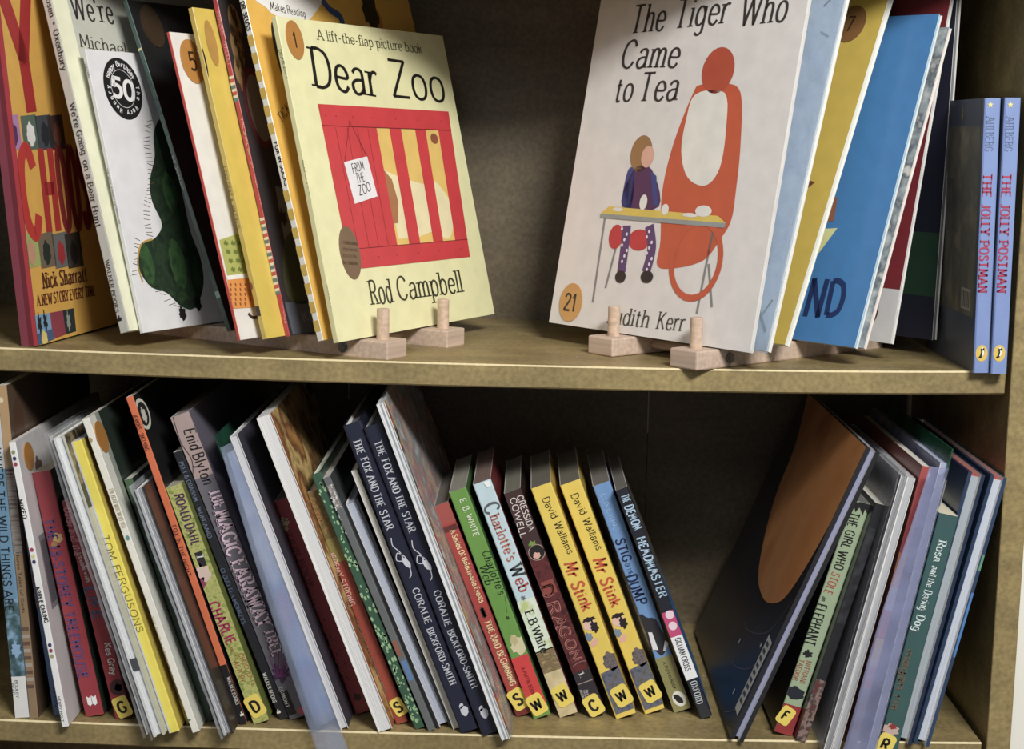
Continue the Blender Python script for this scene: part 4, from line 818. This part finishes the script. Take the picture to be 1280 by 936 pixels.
b = U('black picture book with a thin teal spine and small white spine title', (153.5, 2), (284, 415), (290, 414), .2, ((52, 84, 78), (22, 22, 24), (22, 24, 24)), T=.0040)
b.f.text('THE GRUFFALO', (216, 194), (229, 238), .0022, (206, 214, 206), 'serif'); b.f.text('JULIA DONALDSON AXEL SCHEFFLER', (178, 66), (212, 178), .0022, (100, 140, 130), 'sans'); b.f.rect(0, 1, .145, .152, (214, 206, 160)); b.f.rect(0, 1, .88, .9, (150, 190, 180)); b.c.dot((190, 33), .012, '6', (60, 44, 24), ry=.018)
b = U('white fronted picture book with dark green shapes and a round black 50 badge', (102, 63), (175, 417), (180, 417), .178, ((226, 226, 224), (230, 230, 232), (226, 226, 224)), T=.0036)
b.c.blob((153.5, 111), .0208, .0245, (24, 24, 26), 'black_badge', n=40); b.c.ring((153.5, 111), .0128, .0005, (206, 206, 206), 'badge_ring', ry=.0150); b.c.text('50', (139.5, 108), (168, 115), .0150, (238, 238, 238), 'bold', k=3)
a0, b0 = b.c.at((153.5, 111))
def arc_text(face, s, a0, b0, rx, ry, t0, t1, h, col):
    n = len(s)
    for i, ch in enumerate(s):
        if ch == ' ': continue
        t = math.radians(t0+(t1-t0)*(i+.5)/n); x, y = a0+rx*math.cos(t), b0+ry*math.sin(t); dx, dy = -math.sin(t)*h*.33, math.cos(t)*h*.33
        face.text(ch, (x-dx, y-dy), (x+dx, y+dy), h, col, 'bold', 'letter', None, 3, True)
arc_text(b.c, 'Happy Birthday', a0, b0, .0165, .0196, 205, 335, .0040, (226, 226, 226)); arc_text(b.c, 'rallipretaC yrgnuH yreV'[::-1], a0, b0, .0165, .0196, 165, 15, .0036, (226, 226, 226)) if False else arc_text(b.c, 'The Very Hungry', a0, b0, .0165, .0196, -10, 190, .0036, (226, 226, 226))
GR = pattern([(16, 30, 22), (34, 60, 34), (22, 44, 28), (46, 74, 38)], 60, 4)
b.c.ppoly([(192, 165), (203, 148), (214, 185), (226, 235), (238, 290), (250, 322), (254, 356), (244, 384), (228, 384), (208, 366), (188, 358), (173, 334), (176, 306), (193, 298), (202, 280), (190, 252), (187, 226), (193, 196)], None, 'dark_green_shape', 1, smooth=True, m=GR)
for p_, rx_, ry_ in (((184, 330), .007, .016), ((212, 240), .008, .016), ((222, 330), .009, .02)): b.c.blob(p_, rx_, ry_, None, 'green_patch', rag=.06, n=30, k=2, m=pattern([(38, 76, 36), (52, 92, 44), (30, 60, 32)], 90))
b.c.line([(178, 352), (172, 330), (176, 306), (190, 299)], .0016, (190, 150, 60), 'yellow_rim', 2)
R = random.Random(2)
for i in range(46):
    y = 150+i*5.2; x = 190-3*math.sin(i*.35)-(17 if 28 < i < 38 else 0)+(i > 38)*(i-38)*5; b.c.line([(x, y), (x-8, y+R.uniform(-4, 3))], .0004, (46, 44, 34) if i % 3 else (140, 110, 40), 'bristle', 1, smooth=False)
for p_ in ((228, 392), (247, 380)): b.c.blob(p_, .004, .0055, (28, 26, 26), 'small_foot', rag=.2)
b.f.text('ERIC CARLE', (107, 80), (112, 98), .0016, (90, 90, 90), 'sans'); b.f.text('THE VERY HUNGRY CATERPILLAR', (134, 210), (150, 280), .0016, (90, 90, 90), 'sans')
cat_b = b
b = U('pale grey and cream picture book directly behind the one with the black 50 badge', (52, 0), (150, 417), (162, 417), .235, ((206, 206, 198), (196, 198, 184), (206, 206, 198)), T=.0098, H=.282)
b.c.rect(0, .07, 0, 1, (232, 232, 200), 'cream_hinge', k=0)
for s_, p0, p1, h_ in (('osen', (61, -2), (66, 21), .0052), ('Oxenbury', (70, 37), (81, 88), .0056), ("We're Going", (90, 129), (106, 193), .0054), ('on a Bear Hunt', (107, 200), (124, 284), .0054), ('WALKER BOOKS', (134, 325), (147, 391), .0036)): b.f.text(s_, p0, p1, h_, (70, 66, 62), 'serif')
b.f.blob((67.5, 29), .001, .0012, (60, 56, 54), 'printed_dot'); little_bear(b.f, (149.5, 398), .0040)
b.c.text("We're", (89, 8), (140, 15), .0190, (56, 46, 50), 'slab', k=1); b.c.text('Michael', (99, 50), (158, 62), .0105, (70, 64, 60), 'slab', k=1)
# red and yellow one, standing on the shelf left of the rails
top_rest = lambda x: top_z(x)
b = book('red spined book with yellow front and big red letters at the far left', (-20, 30), (27, 433), (46, 434), .235, ((150, 34, 48), (232, 176, 60), (120, 30, 50)), psi=81, rest=top_rest, T=.0135, H=.282, chain=None, slack=1)
b.f.rect(.0, .45, 0, 1, (130, 48, 66)); b.f.rect(.45, .75, 0, 1, (110, 22, 40)); b.f.rect(.75, 1, 0, 1, (176, 40, 50))
c = b.c
def sq(x0, x1, y0, y1, dy, col, nm='picture_square', k=1): return c.ppoly([(x0, y0), (x1, y0-dy), (x1+(y1-y0)*.13, y1-dy), (x0+(y1-y0)*.13, y1)], col, nm, k)
c.text('Y', (14, 70), (46, 68), .085, (176, 34, 36), 'bold', k=2); c.text('C', (27, 241), (47, 239), .064, (196, 44, 36), 'bold', k=2); c.text('H', (54, 238), (70, 237), .064, (180, 38, 34), 'bold', k=2); c.text('OOSE', (74, 237), (118, 231), .062, (140, 30, 32), 'bold', k=2)
for x_, c1, c2 in ((3, (180, 130, 180), (90, 50, 100)), (25, (90, 110, 96), (230, 230, 226)), (43, (70, 76, 84), (40, 44, 50)), (58, (80, 60, 60), (130, 80, 60))): sq(x_, x_+19, 145, 188, 2, c1); c.blob((x_+13, 168), .0068, .009, c2, 'picture_mark', rag=.12, k=3)
for x_, c1, c2 in ((27, (168, 180, 96), (206, 150, 120)), (46, (120, 104, 84), (40, 50, 40)), (64, (110, 110, 110), (170, 40, 46)), (80, (70, 60, 50), (30, 26, 28))): sq(x_, x_+19, 293, 336, 4, c1); c.blob((x_+12, 316), .0062, .009, c2, 'picture_mark', rag=.12, k=3)
c.text('Nick Sharratt', (53, 351), (108, 342), .0115, (96, 48, 22), 'bserif'); c.text('A NEW STORY EVERY TIME', (46, 376), (118, 363), .0080, (110, 44, 22), 'bserif')
c.ppoly([(41, 395), (62, 391), (66, 424), (46, 432)], (120, 168, 206), 'picture_square'); c.ppoly([(45, 418), (65, 411), (67, 424), (46, 432)], (70, 96, 140), 'picture_square', 2); c.blob((55, 423), .005, .006, (228, 206, 110), 'yellow_heap', k=3, rag=.1); c.blob((49, 405), .003, .007, (34, 40, 40), 'palm', k=3, rag=.4); c.blob((56, 402), .003, .007, (34, 40, 40), 'palm', k=3, rag=.4)
c.ppoly([(62, 391), (78, 388), (82, 418), (66, 424)], (150, 60, 76), 'picture_square'); c.ppoly([(78, 388), (92, 385), (95, 414), (82, 418)], (44, 52, 52), 'picture_square'); c.blob((85, 402), .003, .007, (150, 160, 150), 'picture_mark', k=3, rag=.3)

# ------------------------------------------------------------------ right hand stack
WH = (226, 222, 220)
b = UR('white picture book with an orange figure, small tea table and gold sticker 21', (1010, 0), (937, 441), (944, 441), .222, ((150, 150, 150), WH, WH), T=.0040, H=.279, pages=(232, 230, 236), style='hard', inset=.0015)
tig = b; c = b.l
INK = (58, 52, 52)
for s_, p0, p1, h_ in (('The', (790, 25), (832, 20), .0225), ('Tiger', (845, 18), (912, 10), .0225), ('Who', (927, 14), (985, 7), .0225), ('Came', (778, 68), (850, 66), .0225), ('to', (770, 112), (792, 110), .0205), ('Tea', (800, 109), (849, 107), .0225)): c.text(s_, p0, p1, h_, INK, 'italic')
c.dot((714, 378), .0135, '21', (206, 146, 58), ry=.0160, th=.0135)
c.text('Judith', (760, 393), (812, 399), .0135, (70, 66, 62), 'italic'); c.text('Kerr', (822, 400), (856, 403), .0135, (70, 66, 62), 'italic')
OR = (206, 84, 42)
c.ppoly([(866, 118), (876, 106), (905, 104), (926, 116), (926, 180), (920, 240), (914, 276), (900, 300), (880, 325), (845, 335), (822, 332), (826, 300), (828, 240), (842, 180)], OR, 'orange_shape', 1, smooth=True)
c.blob((898, 88), .0165, .0180, (188, 74, 44), 'orange_round', k=2)
c.ppoly([(870, 118), (906, 116), (908, 160), (900, 210), (882, 232), (860, 222), (852, 190), (858, 150)], (232, 230, 222), 'pale_oval', 2, smooth=True)
c.ring((870, 325), .0250, .0052, OR, 'orange_hoop', ry=.0295, k=3)
c.ppoly([(905, 226), (920, 230), (913, 262), (906, 270)], (84, 90, 94), 'grey_chair_back', 0)
for pp in ([(757, 268), (741, 378)], [(892, 285), (871, 392)], [(770, 310), (757, 360)], [(886, 330), (890, 384)]): c.line(pp, .0022, (136, 136, 134), 'table_leg', 1, smooth=False)
c.ppoly([(762, 258), (898, 270), (908, 279), (751, 267)], (224, 196, 70), 'table_top', 4); c.ppoly([(751, 267), (908, 279), (906, 285), (751, 272)], (150, 156, 156), 'table_edge', 4)
c.blob((802, 192), .0120, .0148, (160, 116, 66), 'brown_round', k=2); c.blob((810, 196), .0070, .0088, (228, 172, 150), 'pale_round', k=3)
c.ppoly([(793, 212), (815, 212), (824, 258), (778, 258)], (84, 40, 90), 'purple_shape', 2, smooth=True); c.ppoly([(785, 214), (793, 214), (790, 258), (778, 254)], (54, 66, 140), 'blue_shape', 2, smooth=True); c.ppoly([(814, 214), (821, 220), (823, 258), (817, 258)], (54, 66, 140), 'blue_shape', 3)
c.blob((770, 296), .0080, .0100, (200, 44, 50), 'red_cushion', k=1); c.blob((799, 300), .0120, .0086, (200, 44, 50), 'red_cushion', k=1)
for pp in ([(784, 282), (781, 310), (777, 340)], [(812, 282), (815, 310), (808, 340)]): c.line(pp, .0092, (92, 62, 116), 'purple_stripe', 2)
for i in range(16): c.blob((780+(i % 2)*31+(i % 3)*3-2, 286+i*3.4), .0012, .0014, (236, 226, 236), 'white_dot', k=3)
c.blob((776, 346), .0060, .0050, (30, 26, 28), 'black_oval', k=3); c.blob((809, 346), .0068, .0050, (30, 26, 28), 'black_oval', k=3)
for p_, rx_, ry_ in (((805, 253), .0042, .0062), ((832, 262), .0040, .0044), ((880, 264), .0085, .0044), ((773, 262), .006, .0016), ((863, 269), .008, .0016)): c.blob(p_, rx_, ry_, (232, 230, 224), 'tea_thing', k=5)
b = UR('pale blue picture book in glossy film right behind the white one', (1062, 0), (964, 441), (958, 441), .2, ((214, 216, 220), (196, 214, 232), (196, 214, 232)), T=.0056, H=.279, side=1, pages=(236, 236, 232))
b.l.line([(952, 395), (966, 375)], .0016, (70, 110, 70), 'green_stalk'); b.l.line([(948, 385), (957, 415)], .0026, (50, 96, 56), 'green_stalk'); b.l.line([(968, 275), (964, 300), (960, 330)], .002, (110, 70, 80)); b.l.line([(1026, 40), (1036, 46)], .0016, (80, 90, 90)); b.l.line([(1030, 8), (1040, -2)], .0016, (60, 90, 120))
film(b, (196, 216, 240), .3, ext=.004)
b = UR('mustard yellow picture book with a round brown sticker near its top', (1117, 0), (987, 434), (980, 434), .205, ((216, 212, 190), (206, 176, 58), (206, 176, 58)), T=.0062, H=.296, side=1, pages=(238, 236, 222))
b.l.dot((1064, 30), .0140, '7', (132, 90, 40), ry=.0155, th=.0115); b.l.ppoly([(1003, 222), (1019, 228), (1006, 238), (1000, 238)], (110, 56, 34), 'brown_shape'); b.l.blob((1008, 222), .004, .006, (100, 50, 30), 'brown_shape')
b = UR('bright blue picture book showing the navy letters ND', (1180, 20), (1074, 436), (1068, 435), .215, ((60, 110, 160), (58, 128, 192), (40, 60, 90)), T=.0042, side=1, pages=(160, 200, 226))
b.l.text('ND', (1011, 371), (1058, 372), .0285, (22, 46, 100), 'bhand', seed=3); b.l.ppoly([(1033, 286), (1049, 285), (1026, 316), (1022, 318)], (222, 222, 150), 'yellow_triangle'); b.l.ppoly([(1041, 245), (1049, 247), (1045, 276), (1034, 277)], (150, 92, 70), 'brown_shape')
b = UR('grey marbled picture book with a pale pink back edge', (1188, 36), (1081, 437), (1076, 437), .215, ((190, 190, 186), (190, 194, 192), (214, 190, 190)), T=.0036, side=1, pages=(226, 206, 202))
b.l.rect(0, 1, 0, 1, None, m=pattern([(196, 200, 196), (150, 160, 166), (90, 100, 110), (206, 206, 200)], 60, 5), name='cover_picture')
b = UR('white picture book with a maroon upper cover and a dark red dot', (1195, 0), (1120, 430), (1115, 429), .21, ((200, 200, 196), (206, 206, 208), (170, 166, 166)), T=.0042, H=.279, side=1, pages=(206, 204, 206))
def maroon(b, y):
    a0, b0 = b.l.at((1110, y)); W_2 = b.l.U.length; b.l.poly([(0, 0), (W_2, 0), (W_2, b0), (0, b0)], (122, 26, 38), 'maroon_field', k=0)
maroon(b, 360); b.l.blob((1093, 388), .006, .011, (96, 26, 40), 'red_dot')
b = UR('dark navy picture book with a green band, rearmost of the right hand stack', (1199, 0), (1168, 425), (1161, 425), .21, ((40, 44, 52), (26, 28, 48), (26, 28, 40)), T=.0060, H=.279, side=1, pages=(120, 120, 126))
a0, b0 = b.l.at((1150, 290)); a1, b1 = b.l.at((1150, 370)); W2 = b.l.U.length; b.l.poly([(0, b0), (W2, b0), (W2, b1), (0, b1)], (28, 62, 44), 'green_band', k=0)
# pair of blue hardbacks at the right end
JB = (126, 150, 206)
for i, (lab, tp, bt, ot) in enumerate((('periwinkle blue spined hardback with red title, left one of the pair by the side panel', (1231, 122.5), (1216.5, 466), (1237, 466.5)), ('periwinkle blue spined hardback with red title, right one of the pair by the side panel', (1256, 122), (1238.5, 467), (1259, 466.5)))):
    b = book(lab, tp, bt, ot, .145, (JB, (70, 84, 110), (92, 104, 124)), rest=top_rest, chain='jol', T=.0117, style='paper', group='pair of blue hardbacks')
    o_ = i*25
    b.f.rect(0, .1, 0, 1, (100, 122, 180), 'dark_joint', k=0)
    a0, b0 = b.f.at((1238+o_, 131)); b.f.poly([(a0+.0022*(1 if j % 2 == 0 else .45)*math.sin(j*math.pi/5), b0-.0024*(1 if j % 2 == 0 else .45)*math.cos(j*math.pi/5)) for j in range(10)], (236, 220, 120), 'yellow_star', k=1)
    b.f.text('AHLBERG', (1238+o_-i*0.5, 146), (1236+o_-i*.5, 189), .0056, (112, 132, 176), 'serif')
    for s_, y0_, y1_ in (('THE', 217, 247), ('JOLLY', 255, 294), ('POSTMAN', 301, 366)): b.f.text(s_, (1234.5+o_-(y0_-217)*.045-i*1, y0_), (1234.5+o_-(y1_-217)*.045-i*1, y1_), .0064, (176, 54, 92), 'bserif')
    puffin(b.f, (1227+o_-i*3, 441.5), .0044, .0062)
    if i == 0:
        b.l.rect(0, .96, 0, .1, (80, 92, 118), k=1); b.l.rect(.02, .95, .1, .8, None, m=pattern([(136, 136, 118), (110, 112, 104), (160, 156, 130)], 30, 4), name='cover_picture'); b.l.rect(.72, .9, .70, .78, (190, 188, 176), 'barcode_box', k=2)
        for j in range(6): b.l.rect(.74+.025*j, .75+.025*j, .71, .77, (60, 60, 60), 'barcode', k=3)
        b.l.rect(.3, .6, .3, .5, None, m=pattern([(90, 94, 96), (130, 130, 116)], 60, 4), name='tree_picture', k=2); b.l.blob((1204, 142), .003, .006, (150, 130, 70), 'small_crest', rag=.3, k=3)

# ------------------------------------------------------------------ wooden display stands
WOOD = wood_mat(); WOODP = wood_mat((220, 188, 160)); SCREW = mat((120, 120, 124), .25, .05, name='steel')
SCREW.node_tree.nodes['Principled BSDF'].inputs['Metallic'].default_value = .9
def stand(label, P0, psi, rails, length, name='display_stand'):
    """rails running back under the books; P0 = front corner of the near rail on the shelf, psi = direction of the book covers"""
    ps = math.radians(psi); a = V3((math.cos(ps), math.sin(ps), 0)); X = V3((math.sin(ps), -math.cos(ps), 0)); s = -1 if psi < 90 else 1
    root = tag(empty(name, Matrix(((X.x, a.x, 0, P0[0]), (X.y, a.y, 0, P0[1]), (0, 0, 1, -.0031), (0, 0, 0, 1)))), label, 'display stand')
    h = RT+.0031-.0003; ends = []
    for n0, d0, w, pn, pd in rails:
        x0, x1 = sorted((s*d0, s*(d0+length)))
        mb = MB(); mb.box((x0, n0, 0), (x1, n0+w, h), WOOD); mb.build('rail', root, bevel=.0013)
        mb = MB(); k = 20; r = .0048; cx, cy = s*(d0+pd), n0+pn
        vs_ = [(cx+r*math.cos(2*math.pi*i/k), cy+r*math.sin(2*math.pi*i/k), z) for z in (h-.002, h+.0235) for i in range(k)]
        mb.add(vs_, [(i, (i+1) % k, k+(i+1) % k, k+i) for i in range(k)]+[tuple(range(k, 2*k)), tuple(range(k))[::-1]], WOODP)
        mb.build('peg', root, bevel=.0006)
    mb = MB(); k = 12; r = .0040; y0, y1 = rails[0][0]+rails[0][2]-.001, rails[1][0]+.001
    for dd in (.045, .20):
        vs_ = [(s*dd+r*math.cos(2*math.pi*i/k), y, h*.5+r*math.sin(2*math.pi*i/k)) for y in (y0, y1) for i in range(k)]
        mb = MB(); mb.add(vs_, [(i, (i+1) % k, k+(i+1) % k, k+i) for i in range(k)]+[tuple(range(k, 2*k)), tuple(range(k))[::-1]], WOODP); mb.build('cross_dowel', root, smooth=False)
    return root, s, h
def screw(root, x, y, z, sgn):
    mb = MB(); n_ = 16
    for (r, y0, y1) in ((.0040, y, y+sgn*.0012), (.0024, y+sgn*.0012, y+sgn*.0016)):
        vs_ = [(x+r*math.cos(2*math.pi*i/n_), yy, z+r*math.sin(2*math.pi*i/n_)) for yy in (y0, y1) for i in range(n_)]
        mb.add(vs_, [(i, (i+1) % n_, n_+(i+1) % n_, n_+i) for i in range(n_)]+[tuple(range(n_, 2*n_)), tuple(range(n_))[::-1]], SCREW)
    mb.build('screw', root)
root, s_, h_ = stand('pale wooden display stand with pegs holding the left stack of picture books', (-.2396, .0055), PL, ((0, 0, .028, .013, .0125), (.086, -.001, .028, .014, .0125)), .235)
screw(root, s_*.040, -.0002, h_*.52, -1)
root, s_, h_ = stand('pale wooden display stand with pegs holding the right stack of picture books', (-.0087, -.0135), PR, ((0, 0, .028, .014, .0135), (.088, -.002, .028, .014, .0145)), .225)
screw(root, s_*.036, -.0002, h_*.5, -1)

# ------------------------------------------------------------------ plastic pockets of the two bagged picture books
def sheet(b, name, left, right, z0, z1, m, label=None, waves=.0012, nz=16, nx=8, narrow=0):
    """thin flexible sheet from right=(x, y) to left=(x, y) in the book's frame"""
    R = random.Random(11); mb = MB(); vs_ = []
    for i in range(nz+1):
        z = z0+(z1-z0)*i/nz; t = i/nz
        for j in range(nx+1):
            u = j/nx; lx = left[0]*(1-narrow*t)
            x = right[0]+(lx-right[0])*u; y = right[1]+(left[1]-right[1])*u - .004*math.sin(u*math.pi)*(1-.4*t) + waves*math.sin(3.1*u+9*t)*u
            vs_.append((x+waves*.7*math.sin(7*t+1)*u, y, z-(.012*u*(1-t) if z0 < 0 else 0)))
    mb.add(vs_, [(i*(nx+1)+j, i*(nx+1)+j+1, (i+1)*(nx+1)+j+1, (i+1)*(nx+1)+j) for i in range(nz) for j in range(nx)], m)
    o = mb.build(name, b.root, smooth=True); q = o.modifiers.new('thick', 'SOLIDIFY'); q.thickness = .00035; q.offset = 0
    return tag(o, label)
b = pocket_book
sheet(b, 'picture_sheet', (-.0170, -.0095), (0, -.002), .012, b.H*.96, pattern([(120, 96, 156), (104, 128, 178), (160, 170, 196), (84, 100, 146)], 26, 3, (1, 1, .5)), 'lilac and blue picture sheet', narrow=.72)
sheet(b, 'plastic_pocket', (-.0225, -.0135), (.001, -.0035), -.022, b.H*.985, film_mat((170, 184, 214), .24, scale=22), 'cloudy clear plastic pocket', narrow=.68)
mb = MB(); mb.box((-.012, .004, b.H-.016), (-.0112, .19, b.H+.004), film_mat((24, 84, 62), .75)); tag(mb.build('hanger_strip', b.root), 'dark green plastic hanger strip')
b = wallet
sheet(b, 'plastic_pocket', (-.024, -.013), (b.T, -.003), -.02, b.H*.99, film_mat((160, 168, 214), .38, scale=30), 'cloudy lilac plastic pocket', narrow=.5)
mb = MB(); mb.box((b.T-.001, -.002, b.H-.010), (b.T, .2, b.H+.012), film_mat((20, 88, 60), .85)); tag(mb.build('hanger_strip', b.root), 'dark green plastic hanger strip')
mb = MB(); mb.box((b.T+.0002, -.003, b.H-.032), (b.T+.0007, .012, b.H-.012), mat((150, 150, 140))); mb.build('paper_tag', b.root)
